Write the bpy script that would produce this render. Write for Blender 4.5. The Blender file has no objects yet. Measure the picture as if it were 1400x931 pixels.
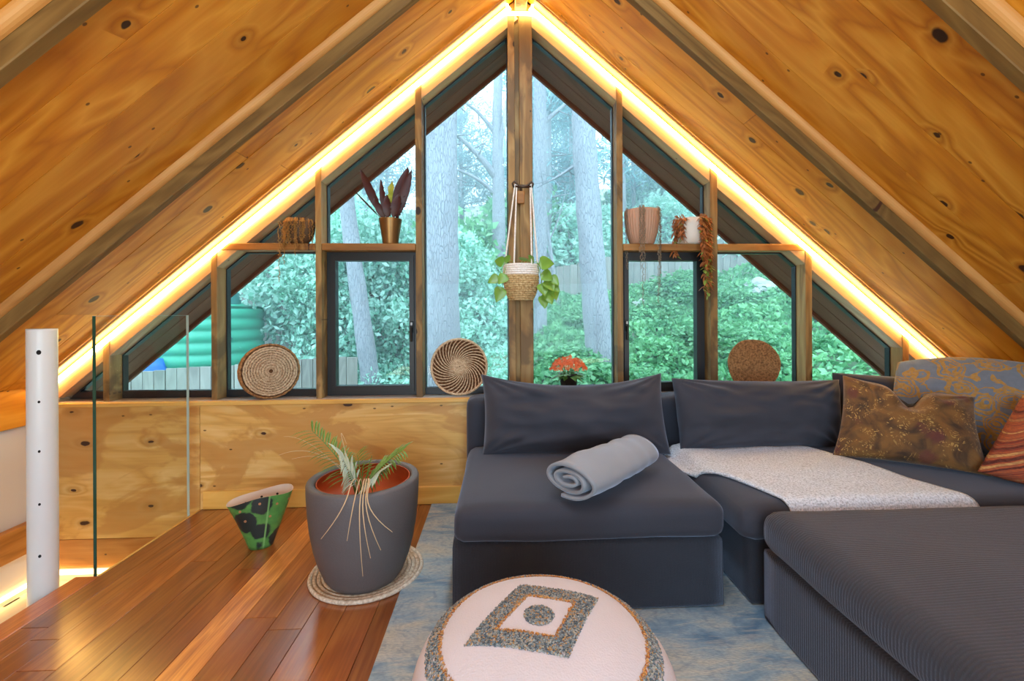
import bpy, bmesh, math, random
import numpy as np
from math import sin, cos, pi, radians, sqrt, atan2, tan
from mathutils import Vector, Matrix, noise

random.seed(7); RNG = np.random.default_rng(7)
SC = bpy.context.scene
COL = SC.collection

# ------------------------------------------------------------------ camera
YAW, ROLL, F_PX = radians(2.57), radians(0.3), 622.0
cd = bpy.data.cameras.new('camera'); cam = bpy.data.objects.new('camera', cd); COL.objects.link(cam)
cd.sensor_width = 36.0; cd.sensor_fit = 'HORIZONTAL'
cd.lens = 36.0 * F_PX / 1400.0
cd.shift_x = -12.0 / 1400.0
cd.shift_y = -37.5 / 1400.0
cd.clip_start = 0.02
f = Vector((sin(YAW), cos(YAW), 0)); r0 = Vector((cos(YAW), -sin(YAW), 0)); u0 = Vector((0, 0, 1))
rr = r0 * cos(ROLL) - u0 * sin(ROLL); uu = u0 * cos(ROLL) + r0 * sin(ROLL)
M = Matrix((rr, uu, -f)).transposed().to_4x4(); M.translation = Vector((0, 0, 1.2))
cam.matrix_world = M
SC.camera = cam

# ------------------------------------------------------------------ sky, lamps, exposure
SC.view_settings.view_transform = 'Standard'; SC.view_settings.look = 'None'
SC.view_settings.gamma = 1.0; SC.view_settings.use_curve_mapping = False
SC.view_settings.exposure = 0.0
W = bpy.data.worlds.new('sky'); SC.world = W; W.use_nodes = True
bg = W.node_tree.nodes['Background']
bg.inputs[0].default_value = (0.52, 0.82, 1.0, 1); bg.inputs[1].default_value = 6.0
SC.cycles.max_bounces = 8; SC.cycles.transparent_max_bounces = 24
SC.cycles.use_denoising = True
SC.cycles.sample_clamp_indirect = 6.0

def lamp(kind, name, loc, energy, color, size=0.2, size_y=None, rot=(0, 0, 0)):
    l = bpy.data.lights.new(name, kind); l.energy = energy; l.color = color
    if kind == 'AREA':
        l.shape = 'RECTANGLE'; l.size = size; l.size_y = size_y or size
    else:
        l.shadow_soft_size = size
    o = bpy.data.objects.new(name, l); COL.objects.link(o); o.location = loc; o.rotation_euler = rot
    return o
# added fill lights out of view: cool from the back and ridge, warm onto the ceiling
lamp('AREA', 'back_fill_light', (0.2, -2.3, 1.35), 75, (0.66, 0.84, 1.0), 3.0, 1.7, (radians(90), 0, 0))  # unseen lamp added inside the back wall to brighten the room
lamp('AREA', 'ridge_fill_light', (0.1375, 1.2, 3.09), 44, (0.62, 0.82, 1.0), 0.2, 2.1)  # added overhead fill; the roof has no opening here
lamp('AREA', 'ceiling_fill_light', (-1.1, -0.9, 0.35), 50, (1.0, 0.87, 0.52), 1.0, 1.0, (radians(180), 0, 0))  # added upward fill for the ceiling, no fitting stands here
lamp('AREA', 'ceiling_fill_light', (1.5, -0.9, 0.45), 42, (1.0, 0.87, 0.52), 1.0, 1.0, (radians(180), 0, 0))  # second added fill, right half of the ceiling

# ------------------------------------------------------------------ helpers: colour, nodes
def lin(c): return c / 12.92 if c <= 0.04045 else ((c + 0.055) / 1.055) ** 2.4
def C(h, a=1.0): return tuple(lin(int(h[i:i + 2], 16) / 255) for i in (0, 2, 4)) + (a,)

class NT:
    def __init__(s, name):
        s.m = bpy.data.materials.new(name); s.m.use_nodes = True
        s.t = s.m.node_tree; s.b = s.t.nodes['Principled BSDF']; s.o = s.t.nodes['Material Output']
    def n(s, typ, ins=None, **p):
        nd = s.t.nodes.new('ShaderNode' + typ)
        for k, v in p.items(): setattr(nd, k, v)
        for k, v in (ins or {}).items():
            if isinstance(v, bpy.types.NodeSocket): s.t.links.new(v, nd.inputs[k])
            else: nd.inputs[k].default_value = v
        return nd
    def math(s, op, a, b=None, c=None, clamp=False):
        ins = {0: a}
        if b is not None: ins[1] = b
        if c is not None: ins[2] = c
        return s.n('Math', ins, operation=op, use_clamp=clamp).outputs[0]
    def vmul(s, v, xyz): return s.n('VectorMath', {0: v, 1: xyz}, operation='MULTIPLY').outputs[0]
    def mix(s, fac, a, b, blend='MIX'):
        nd = s.n('Mix', data_type='RGBA', blend_type=blend)
        for k, v in ((0, fac), (6, a), (7, b)):
            if isinstance(v, bpy.types.NodeSocket): s.t.links.new(v, nd.inputs[k])
            else: nd.inputs[k].default_value = v
        return nd.outputs[2]
    def ramp(s, fac, stops, interp='LINEAR'):
        nd = s.n('ValToRGB', {0: fac}); cr = nd.color_ramp; cr.interpolation = interp
        while len(cr.elements) < len(stops): cr.elements.new(0.5)
        for e, (p, c) in zip(cr.elements, stops): e.position = p; e.color = c
        return nd.outputs[0]
    def rng(s, v, a, b, c=0.0, d=1.0):
        return s.n('MapRange', {0: v, 1: a, 2: b, 3: c, 4: d}).outputs[0]
    def noise(s, v, scale, detail=3, dist=0.0, rough=0.5):
        return s.n('TexNoise', {'Vector': v, 'Scale': scale, 'Detail': detail, 'Distortion': dist, 'Roughness': rough}).outputs[0]
    def obj(s): return s.n('TexCoord').outputs['Object']
    def base(s, v): 
        if isinstance(v, bpy.types.NodeSocket): s.t.links.new(v, s.b.inputs['Base Color'])
        else: s.b.inputs['Base Color'].default_value = v
    def set(s, **k):
        for a, v in k.items():
            i = s.b.inputs[a.replace('_', ' ')]
            if isinstance(v, bpy.types.NodeSocket): s.t.links.new(v, i)
            else: i.default_value = v
    def bump(s, h, strength=0.3, dist=0.01):
        bn = s.n('Bump', {'Strength': strength, 'Distance': dist, 'Height': h})
        s.t.links.new(bn.outputs[0], s.b.inputs['Normal'])

def plain(name, col, rough=0.6, metal=0.0, var=0.0, vscale=8.0, bump=0.0, bscale=60.0, **k):
    m = NT(name); v = m.obj()
    c = C(col) if isinstance(col, str) else col
    if var:
        nz = m.noise(v, vscale, 4)
        m.base(m.mix(nz, tuple(x * (1 - var) for x in c[:3]) + (1,), tuple(min(1, x * (1 + var)) for x in c[:3]) + (1,)))
    else: m.base(c)
    m.set(Roughness=rough, Metallic=metal, **k)
    if bump: m.bump(m.noise(v, bscale, 3), bump)
    return m.m

def wood(name, dark, mid, light, knots=0.5, rings=9.0, grain=0.35, rough=0.5, knotcol='3a1a0a', vary=0.25, gscale=1.0, blotch=None, coat=0.0, kscale=(2.7, 4.0)):
    """pine-like wood, grain along the piece's own X axis; each piece takes its own pattern and tone"""
    m = NT(name); oi = m.n('ObjectInfo')
    rnd = oi.outputs['Random']
    off = m.n('CombineXYZ', {0: m.math('MULTIPLY', rnd, 37.0), 1: m.math('MULTIPLY', rnd, 91.0), 2: m.math('MULTIPLY', rnd, 13.0)}).outputs[0]
    v = m.n('VectorMath', {0: m.obj(), 1: off}, operation='ADD').outputs[0]
    n1 = m.noise(m.vmul(v, (0.8 * gscale, 4.2 * gscale, 4.2 * gscale)), 1.0, 3, 0.7)
    fine = m.noise(m.vmul(v, (4.0, 95.0, 95.0)), 1.0, 2)
    ringin = m.math('MULTIPLY', n1, rings)
    kmask = None
    if knots > 0:
        vo = m.n('TexVoronoi', {'Vector': m.vmul(v, (kscale[0], kscale[1], 0.0)), 'Scale': 1.0}, voronoi_dimensions='2D')
        d = vo.outputs['Distance']
        cr = m.n('SeparateColor', {0: vo.outputs['Color']}).outputs[0]
        dn = m.math('ADD', d, m.math('MULTIPLY', m.math('SUBTRACT', m.noise(m.vmul(v, (1, 1, 1)), 30.0, 2), 0.5), 0.05))
        keep = m.math('LESS_THAN', cr, knots)
        rad = m.math('MULTIPLY_ADD', cr, 0.07 / max(knots, .01), 0.028)
        ratio = m.math('DIVIDE', dn, rad)
        kmask = m.math('MULTIPLY', keep, m.rng(ratio, 1.0, 0.75))
        halo = m.math('MULTIPLY', keep, m.rng(d, 0.24, 0.0))
        ringin = m.math('MULTIPLY_ADD', m.math('POWER', halo, 1.5), 1.8, ringin)
        vo2 = m.n('TexVoronoi', {'Vector': m.vmul(v, (kscale[0] * 1.9, kscale[1] * 1.9, 0.0)), 'Scale': 1.0}, voronoi_dimensions='2D')
        cr2 = m.n('SeparateColor', {0: vo2.outputs['Color']}).outputs[1]
        k2 = m.math('MULTIPLY', m.math('LESS_THAN', cr2, knots * 0.55), m.rng(vo2.outputs['Distance'], 0.045, 0.030))
    ring = m.math('PINGPONG', ringin, 0.5)
    ring = m.math('MULTIPLY', ring, 2.0)
    val = m.math('ADD', m.math('MULTIPLY', ring, 1 - grain), m.math('MULTIPLY', fine, grain))
    col = m.ramp(val, [(0.0, C(dark)), (0.42, C(mid)), (0.85, C(light))])
    big = m.noise(m.vmul(v, (1.6, 2.6, 2.6)), 1.0, 2)
    col = m.mix(m.rng(big, 0.35, 0.7, 0.0, 0.55), col, C(mid))
    if blotch:
        bl = m.noise(m.vmul(v, (1.7, 3.4, 3.4)), 1.0, 5, 1.2)
        col = m.mix(m.rng(bl, 0.5, 0.56, 0.0, 0.75), col, C(blotch))
    tone = m.math('MULTIPLY_ADD', rnd, 2 * vary, 1 - vary)
    tn = m.n('CombineColor', {0: tone, 1: tone, 2: tone}).outputs[0]
    col = m.mix(1.0, col, tn, 'MULTIPLY')
    col = m.mix(1.0, col, oi.outputs['Color'], 'MULTIPLY')
    if kmask is not None: 
        col = m.mix(m.math('MULTIPLY', m.math('POWER', halo, 2.0), 0.35), col, C(knotcol))
        col = m.mix(m.math('MAXIMUM', kmask, m.math('MULTIPLY', k2, 0.8)), col, C(knotcol))
    m.base(col); m.set(Roughness=rough, **({'Coat_Weight': coat, 'Coat_Roughness': 0.22} if coat else {}))
    m.bump(val, 0.12, 0.004)
    return m.m

# ------------------------------------------------------------------ helpers: geometry
class MB:
    def __init__(s): s.v = []; s.f = []
    def add(s, vs, fs):
        b = len(s.v); s.v += [tuple(p) for p in vs]; s.f += [tuple(b + i for i in q) for q in fs]; return s
    def box(s, x0, x1, y0, y1, z0, z1, c=0.0):
        if c <= 0:
            vs = [(x, y, z) for z in (z0, z1) for y in (y0, y1) for x in (x0, x1)]
            return s.add(vs, [(0, 2, 3, 1), (4, 5, 7, 6), (0, 1, 5, 4), (2, 6, 7, 3), (0, 4, 6, 2), (1, 3, 7, 5)])
        bm = bmesh.new(); bmesh.ops.create_cube(bm, size=1)
        for q in bm.verts: q.co = Vector(((x0 + x1) / 2 + q.co.x * (x1 - x0), (y0 + y1) / 2 + q.co.y * (y1 - y0), (z0 + z1) / 2 + q.co.z * (z1 - z0)))
        bmesh.ops.bevel(bm, geom=bm.edges[:], offset=c, segments=1, affect='EDGES')
        bm.verts.index_update(); s.add([q.co[:] for q in bm.verts], [[q.index for q in fc.verts] for fc in bm.faces]); bm.free(); return s
    def prism_y(s, poly, y0, y1):                     # polygon in XZ, run along Y
        n = len(poly); vs = [(x, y0, z) for x, z in poly] + [(x, y1, z) for x, z in poly]
        return s.add(vs, [tuple(range(n)), tuple(range(2 * n - 1, n - 1, -1))] + [(i, i + n, (i + 1) % n + n, (i + 1) % n) for i in range(n)])
    def tube(s, pts, rad, sides=8, cap=True):
        pts = [Vector(p) for p in pts]; n = len(pts)
        rads = rad if isinstance(rad, (list, tuple)) else [rad] * n
        up = Vector((0, 0, 1)); vs = []; prev = None
        for i, p in enumerate(pts):
            t = (pts[min(i + 1, n - 1)] - pts[max(i - 1, 0)]).normalized()
            if prev is None:
                a = t.cross(up if abs(t.z) < 0.9 else Vector((1, 0, 0))).normalized()
            else:
                a = (prev - t * prev.dot(t)).normalized()
            prev = a; b = t.cross(a)
            for k in range(sides):
                an = 2 * pi * k / sides; vs.append(p + (a * cos(an) + b * sin(an)) * rads[i])
        fs = [(i * sides + k, i * sides + (k + 1) % sides, (i + 1) * sides + (k + 1) % sides, (i + 1) * sides + k) for i in range(n - 1) for k in range(sides)]
        if cap: fs += [tuple(range(sides - 1, -1, -1)), tuple((n - 1) * sides + k for k in range(sides))]
        return s.add(vs, fs)
    def lathe(s, prof, seg=40, c=(0, 0, 0), sx=1.0, sy=1.0, rot=0.0, fn=None):
        vs = []; fs = []
        for (r, z) in prof:
            for k in range(seg):
                a = 2 * pi * k / seg; q = r * (fn(a, z) if fn else 1.0)
                x, y = q * cos(a) * sx, q * sin(a) * sy
                vs.append((c[0] + x * cos(rot) - y * sin(rot), c[1] + x * sin(rot) + y * cos(rot), c[2] + z))
        for i in range(len(prof) - 1):
            for k in range(seg):
                fs.append((i * seg + k, i * seg + (k + 1) % seg, (i + 1) * seg + (k + 1) % seg, (i + 1) * seg + k))
        if prof[0][0] > 0: pass
        return s.add(vs, fs)
    def build(s, name, mat, parent=None, smooth=False, loc=None):
        me = bpy.data.meshes.new(name); me.from_pydata(s.v, [], s.f); me.validate(); me.update()
        if mat is not None: me.materials.append(mat)
        if smooth: me.polygons.foreach_set('use_smooth', [True] * len(me.polygons))
        return link(name, me, parent, loc)

def link(name, me, parent=None, loc=None, rot=None):
    o = bpy.data.objects.new(name, me); COL.objects.link(o)
    if parent is not None: o.parent = parent
    if loc is not None: o.location = loc
    if rot is not None: o.rotation_euler = rot
    return o
def tag(o, label, cat, group=None, kind=None):
    o['label'] = label; o['category'] = cat
    if group: o['group'] = group
    if kind: o['kind'] = kind
    return o
def thing(name, label, cat, loc=(0, 0, 0), group=None, rz=0.0):
    o = bpy.data.objects.new(name, None); COL.objects.link(o); o.empty_display_size = 0.05
    o.location = loc; o.rotation_euler = (0, 0, rz); return tag(o, label, cat, group)
def struct(o): o['kind'] = 'structure'; return o
def sroot(name):
    o = bpy.data.objects.new(name, None); COL.objects.link(o); return struct(o)
def copy_tree(o, parent=None):
    c = o.copy(); COL.objects.link(c)
    if parent is not None: c.parent = parent
    for ch in o.children: copy_tree(ch, c)
    return c
def recalc(o):
    bm = bmesh.new(); bm.from_mesh(o.data); bmesh.ops.remove_doubles(bm, verts=bm.verts[:], dist=1e-5)
    bmesh.ops.recalc_face_normals(bm, faces=bm.faces[:]); bm.to_mesh(o.data); bm.free(); return o

def plank_mesh(L, Wd, T, c=0.0025, name='plank'):      # length on X, width on Y, thickness on Z, centred
    b = MB().box(-L / 2, L / 2, -Wd / 2, Wd / 2, -T / 2, T / 2, c)
    me = bpy.data.meshes.new(name); me.from_pydata(b.v, [], b.f); me.update(); return me
_pc = {}
def plank(name, L, Wd, T, mat, parent, loc, rot, c=0.0025):
    key = (round(L, 3), round(Wd, 3), round(T, 3), mat.name, c)
    if key not in _pc:
        _pc[key] = plank_mesh(L, Wd, T, c, name); _pc[key].materials.append(mat)
    return link(name, _pc[key], parent, loc, rot)

def rounded_box(sx, sy, sz, r, n=10, fn=None):
    """soft box centred at 0; fn(p) may move a point"""
    bm = bmesh.new(); bmesh.ops.create_cube(bm, size=2)
    bmesh.ops.subdivide_edges(bm, edges=bm.edges[:], cuts=n, use_grid_fill=True)
    h = Vector((sx / 2, sy / 2, sz / 2)); rr_ = min(r, min(h) * 0.999)
    inner = h - Vector((rr_,) * 3)
    for v in bm.verts:
        # crowd points towards the edges so that the rounding is smooth
        q = Vector([math.copysign(abs(t) ** 0.6, t) if abs(t) < 1 else t for t in v.co])
        p = Vector((q.x * h.x, q.y * h.y, q.z * h.z))
        c = Vector([max(-inner[i], min(inner[i], p[i])) for i in range(3)])
        d = p - c
        if d.length > 1e-9: p = c + d.normalized() * rr_
        v.co = fn(p) if fn else p
    bm.verts.index_update()
    vs = [v.co[:] for v in bm.verts]; fs = [[v.index for v in fc.verts] for fc in bm.faces]; bm.free()
    return vs, fs

def pillow(name, BL, BR, TR, TL, T, mat, parent=None, sag=0.0, conc=0.06, n=30, seed=0, wr=0.012, dent=0.0, power=2.0):
    BL, BR, TR, TL = map(Vector, (BL, BR, TR, TL))
    up = ((TL + TR) / 2 - (BL + BR) / 2).normalized(); nor = (BR - BL).cross(TL - BL).normalized()
    vs = []; fs = []
    for side in (1, -1):
        for i in range(n + 1):
            for j in range(n + 1):
                su, sv = 2 * i / n - 1, 2 * j / n - 1
                su = math.copysign(abs(su) ** 0.75, su); sv = math.copysign(abs(sv) ** 0.75, sv)
                a, b = su * (1 - conc * (1 - sv * sv)), sv * (1 - conc * (1 - su * su))
                u, v = (a + 1) / 2, (b + 1) / 2
                p = BL * (1 - u) * (1 - v) + BR * u * (1 - v) + TR * u * v + TL * (1 - u) * v
                h = T / 2 * (max(0, 1 - abs(su) ** power) * max(0, 1 - abs(sv) ** power)) ** 0.5
                w = noise.noise(Vector((u * 3.1 + seed, v * 3.7, seed * 1.7))) * wr + noise.noise(Vector((u * 9 + seed, v * 8, seed))) * wr * 0.45
                # creases running out of the corners
                cx, cy = 1 - abs(su), 1 - abs(sv); cr = math.exp(-(cx + cy) * 2.2) * sin(atan2(cy, cx + 1e-6) * 14 + seed) * wr * 0.9
                e = (1 - abs(su) ** 6) * (1 - abs(sv) ** 6)
                p = p + nor * side * (h + (w + cr) * e)
                p = p - up * sag * (1 - su * su) * (0.5 + 0.5 * sv) 
                if dent: p = p - up * dent * math.exp(-((su - 0.02) / 0.2) ** 2) * max(0, sv) ** 1.5 - nor * side * dent * 0.45 * math.exp(-((su - .02 ) / 0.16) ** 2) * max(0, sv)
                vs.append(p)
        b = (0 if side == 1 else (n + 1) ** 2)
        for i in range(n):
            for j in range(n):
                q = (b + i * (n + 1) + j, b + (i + 1) * (n + 1) + j, b + (i + 1) * (n + 1) + j + 1, b + i * (n + 1) + j + 1)
                fs.append(q if side == 1 else q[::-1])
    o = MB().add(vs, fs).build(name, mat, parent, True); return recalc(o)

def quads(cent, size, aspect, rng, fold=0.25, tilt=None, mats=None):
    """leaf-shaped rhombs (two folded triangles pairs) at the given centres"""
    n = len(cent); a = rng.normal(size=(n, 3)); 
    if tilt is not None: a = a * (1 - tilt[3]) + np.array(tilt[:3]) * tilt[3] * 2
    a /= np.linalg.norm(a, axis=1, keepdims=True)
    b = np.cross(a, rng.normal(size=(n, 3))); b /= np.linalg.norm(b, axis=1, keepdims=True)
    c = np.cross(a, b); s = (size * rng.uniform(0.6, 1.25, n))[:, None]
    V = np.stack([cent - a * s, cent + b * s * aspect + c * s * fold * aspect, cent + a * s, cent - b * s * aspect + c * s * fold * aspect], 1).reshape(-1, 3)
    i = np.arange(n) * 4
    Fq = np.concatenate([np.stack([i, i + 1, i + 2], 1), np.stack([i, i + 2, i + 3], 1)])
    return V, Fq
def mesh_np(name, V, Fq, mat):
    me = bpy.data.meshes.new(name); nf = len(Fq); k = Fq.shape[1]
    me.vertices.add(len(V)); me.vertices.foreach_set('co', np.ascontiguousarray(V, dtype=np.float32).ravel())
    me.loops.add(nf * k); me.loops.foreach_set('vertex_index', np.ascontiguousarray(Fq, dtype=np.int32).ravel())
    me.polygons.add(nf); me.polygons.foreach_set('loop_start', np.arange(nf, dtype=np.int32) * k)
    me.update(calc_edges=True); me.materials.append(mat); return me

# ------------------------------------------------------------------ materials
M_CEIL = wood('ceiling_pine', 'a85c10', 'cc841e', 'e2a23c', knots=0.5, rings=8, grain=0.34, rough=0.42, vary=0.12, gscale=0.75)
M_PLY = wood('wall_plywood', 'c08a40', 'deae5e', 'ebc682', knots=0.32, rings=5, grain=0.4, rough=0.45, vary=0.06, blotch='c28a44', kscale=(2.2, 4.5))
M_RAFT = wood('rafter_pine', '4c3618', '6e5228', '86693a', knots=0.3, rings=7, grain=0.55, rough=0.6, vary=0.1)
M_MOULD = wood('moulding_pine', 'ac763c', 'c48e50', 'd2a264', knots=0.0, rings=4, grain=0.4, rough=0.5, vary=0.08)
M_POST = wood('treated_pine', '5d4420', '8d6a38', 'a98a55', knots=0.25, rings=7, grain=0.5, rough=0.6, vary=0.14, knotcol='2a1a0c', blotch='5c4526')
M_RAIL = wood('shelf_pine', '6a4018', '98642a', 'b27f40', knots=0.25, rings=6, grain=0.5, rough=0.5, vary=0.1)
M_PLATE = wood('plate_pine', '8a6c44', 'b09068', 'c4a67c', knots=0.1, rings=5, grain=0.5, rough=0.6, vary=0.05)
M_LIP = wood('trim_pine', 'c08a3c', 'd9a650', 'e4b866', knots=0.1, rings=5, grain=0.4, rough=0.45, vary=0.06)
M_SILL = plain('sill_paint', 'a29384', 0.35, var=0.12, vscale=12)
M_FLOOR = wood('strand_floor', '522a12', '8a4d22', 'b47638', knots=0.0, rings=5, grain=0.7, rough=0.28, vary=0.22, gscale=1.0, coat=0.8)
M_DARKW = wood('dark_soffit', '5a2c18', '703a22', '7c4630', knots=0.0, rings=4, grain=0.5, rough=0.7, vary=0.1)
M_BACK = plain('roof_backing', '241708', 0.9)
M_WHITE = plain('white_wall', 'd9d2cb', 0.7)
M_BEAMW = wood('stair_beam', '7c4a1c', 'a86c2c', 'bb8140', knots=0.2, rings=6, grain=0.5, rough=0.5)
M_ALU = plain('charcoal_frame', '191b1f', 0.4)
M_STEELW = plain('white_steel', 'dfe1e2', 0.35, var=0.05, vscale=6)
M_DARKHOLE = plain('hole_dark', '120f0d', 0.9)

def led_mat(name, col, st):
    m = NT(name); m.set(Base_Color=(0, 0, 0, 1), Emission_Color=col, Emission_Strength=st); return m.m
M_LED = led_mat('led_glow', (1.0, 0.67, 0.20, 1), 46.0)
M_LEDS = led_mat('led_glow_soft', (1.0, 0.62, 0.20, 1), 9.0)

def glass_mat(name, tint, edge=1.45):
    m = NT(name); m.t.nodes.remove(m.b)
    tr = m.n('BsdfTransparent', {0: tint}); gl = m.n('BsdfGlossy', {'Color': (1, 1, 1, 1), 'Roughness': 0.02})
    fr = m.n('Fresnel', {'IOR': edge}); front = m.math('SUBTRACT', 1.0, m.n('NewGeometry').outputs['Backfacing'])
    mx = m.n('MixShader', {0: m.math('MULTIPLY', fr.outputs[0], front), 1: tr.outputs[0], 2: gl.outputs[0]})
    m.t.links.new(mx.outputs[0], m.o.inputs[0]); return m.m
M_GLASS = glass_mat('window_glass', (0.97, 0.99, 0.995, 1), 1.22)
M_GLASS2 = glass_mat('balustrade_glass', (0.95, 0.975, 0.965, 1), 1.3)

def velvet(name, col, ribs=None, rib_amt=0.25, sheen=0.3, var=0.18):
    m = NT(name); v = m.obj(); c = C(col)
    nz = m.noise(v, 5.0, 4); c2 = m.mix(nz, tuple(x * (1 - var) for x in c[:3]) + (1,), tuple(x * (1 + var) for x in c[:3]) + (1,))
    m.set(Roughness=0.85, Sheen_Weight=sheen, Sheen_Roughness=0.45, Sheen_Tint=(0.55, 0.66, 0.9, 1))
    if ribs:
        sx = m.n('SeparateXYZ', {0: v}).outputs[ribs[0]]
        w = m.math('SINE', m.math('MULTIPLY', sx, 2 * pi / ribs[1])); w = m.math('MULTIPLY_ADD', w, 0.5, 0.5)
        c2 = m.mix(m.math('MULTIPLY', m.math('SUBTRACT', 1.0, w), rib_amt), c2, tuple(x * 0.45 for x in c[:3]) + (1,))
        m.bump(m.math('ADD', m.math('MULTIPLY', w, 0.8), m.noise(v, 240.0, 2)), 0.5, 0.003)
    else: m.bump(m.noise(v, 260.0, 2), 0.22, 0.003)
    m.base(c2); return m.m
M_VEL = velvet('grey_velvet', '2d303b')
M_VELRIB = velvet('grey_needlecord', '262b36', ribs=(0, 0.006), rib_amt=0.12)
M_CORD = velvet('grey_corduroy', '2f3039', ribs=(1, 0.0105), rib_amt=0.55, sheen=0.4)

# ------------------------------------------------------------------ roof
XA, ZA, MS = 0.135, 3.22, 0.845
TH = math.atan(MS)
def ceil_z(x): return ZA - MS * abs(x - XA)
D = 2.90                                            # inner face of the gable wall
XL, XR = -2.781, 3.051
def slope_pt(s, t, y, up=0.0):                      # t metres down the slope from the ridge, 'up' metres outwards
    return Vector((XA + s * (t * cos(TH) + up * sin(TH)), y, ZA - t * sin(TH) + up * cos(TH)))
LS = 2.916 / cos(TH)
ybands = [2.89, 2.655, 2.415, 2.172, 1.935, 1.73, 1.53, 1.325, 1.10, 0.88, 0.66, 0.44, 0.2, -0.05, -0.3, -0.6, -1.0, -1.4, -1.9, -2.4]
rnd = random.Random(3)
for s, nm in ((-1, 'ceiling_left'), (1, 'ceiling_right')):
    b = MB(); t0, t1 = -0.0, LS + 0.25
    q = [slope_pt(s, t0, 0, 0.03), slope_pt(s, t1, 0, 0.03), slope_pt(s, t1, 0, 0.14), slope_pt(s, t0, 0, 0.14)]
    b.prism_y([(p.x, p.z) for p in q], -2.5, 3.60)
    root = struct(b.build(nm, M_BACK)); recalc(root)
    for k in range(len(ybands) - 1):
        ya, yb = ybands[k + 1], ybands[k]
        cuts = [0.0]
        first = rnd.uniform(1.0, 4.4) if ya > -0.4 else 4
        while first < LS - 0.4:
            cuts.append(first); first += rnd.uniform(2.2, 3.0)
        cuts.append(LS)
        for a, c_ in zip(cuts, cuts[1:]):
            p = slope_pt(s, (a + c_) / 2, (ya + yb) / 2, 0.011 + rnd.uniform(-0.0008, 0.0008))
            o = plank('ceiling_board', c_ - a - 0.002, yb - ya - 0.0022, 0.018, M_CEIL, root, p, (0, s * TH, 0), 0.0005)
    for y0 in (2.13, 1.285, 0.44, -0.405, -1.25, -2.095):
        p = slope_pt(s, LS / 2, y0 + 0.02, -0.0425)
        rf = plank('rafter', LS - 0.02, 0.042, 0.085, M_RAFT, root, p, (0, s * TH, 0), 0.003)
        # quarter-round moulding between the ceiling and the near face of the rafter
        prof = [(0, 0)] + [(-0.030 * cos(a), -0.030 * sin(a)) for a in [i * pi / 12 for i in range(7)]]
        L = LS - 0.02; vs = [(x, y, z) for x in (-L / 2, L / 2) for y, z in prof]; n = len(prof)
        mo = MB().add(vs, [tuple(range(n)), tuple(range(2 * n - 1, n - 1, -1))] + [(i, (i + 1) % n, (i + 1) % n + n, i + n) for i in range(n)]).build('moulding', M_MOULD, rf)
        mo.location = (0, -0.0225, 0.0425)
        recalc(mo)
    # slim batten on the ceiling just inside the light strip
    plank('moulding', LS - 0.02, 0.014, 0.012, M_MOULD, root, slope_pt(s, LS / 2, 2.80, -0.006), (0, s * TH, 0), 0.002)
    # outside: boards of the overhang
    for k in range(3):
        plank('soffit_board', LS + 0.2, 0.172, 0.02, M_DARKW, root, slope_pt(s, LS / 2 + 0.08, 3.125 + 0.176 * k, 0.012), (0, s * TH, 0), 0.002)
    plank('barge_board', LS + 0.2, 0.03, 0.16, M_DARKW, root, slope_pt(s, LS / 2 + 0.08, 3.59, 0.06), (0, s * TH, 0), 0.003)
    # warm light strip in the corner between ceiling and gable
    L = 3.70
    b = MB().box(-L / 2, L / 2, -0.005, 0.005, -0.034, -0.005, 0.003)
    o = b.build('light_strip', M_LED)
    o.location = slope_pt(s, 0.10 + L / 2, 2.890, 0.0); o.rotation_euler = (0, s * TH, 0)
    tag(o, 'glowing warm light strip running up the %s slope of the gable' % ('left' if s < 0 else 'right'), 'light strip', 'light strips around the gable')

o = recalc(MB().box(0.10, 0.175, -2.4, 2.88, ZA - 0.108, ZA - 0.03, 0.004).build('ridge_beam', M_RAIL)); struct(o); o.name = 'trim_1'
b = MB().box(0.052, 0.214, 2.868, 2.884, 3.085, 3.105, 0.003)
b.box(0.046, 0.060, 2.868, 2.884, 3.085, 3.15); b.box(0.206, 0.22, 2.868, 2.884, 3.085, 3.15)
tag(b.build('light_strip', M_LED), 'short warm light strip bent around the top of the centre post', 'light strip', 'light strips around the gable')

# ------------------------------------------------------------------ gable wall
wf = sroot('wall_front')
def wall_panel(x0, x1, z0, z1, mat=M_PLY, name='plywood_panel', y=2.912, t=0.022, c=0.002):
    return plank(name, x1 - x0 - 0.002, z1 - z0 - 0.002, t, mat, wf, ((x0 + x1) / 2, y, (z0 + z1) / 2), (radians(90), 0, 0), c)
wall_panel(-2.78, -1.862, -0.17, 0.645); wall_panel(-2.78, -1.862, -0.345, -0.17, M_BEAMW, 'plank')
wall_panel(-2.78, -1.862, -0.62, -0.345, M_WHITE, 'wall_surface'); wall_panel(-1.862, 0.55, -0.02, 0.645); wall_panel(0.55, 3.05, -0.02, 0.645)
MB().box(XL - 0.1, XR + 0.1, 2.925, 3.06, -1.6, 0.64).build('wall_core', M_BACK, wf)
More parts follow.
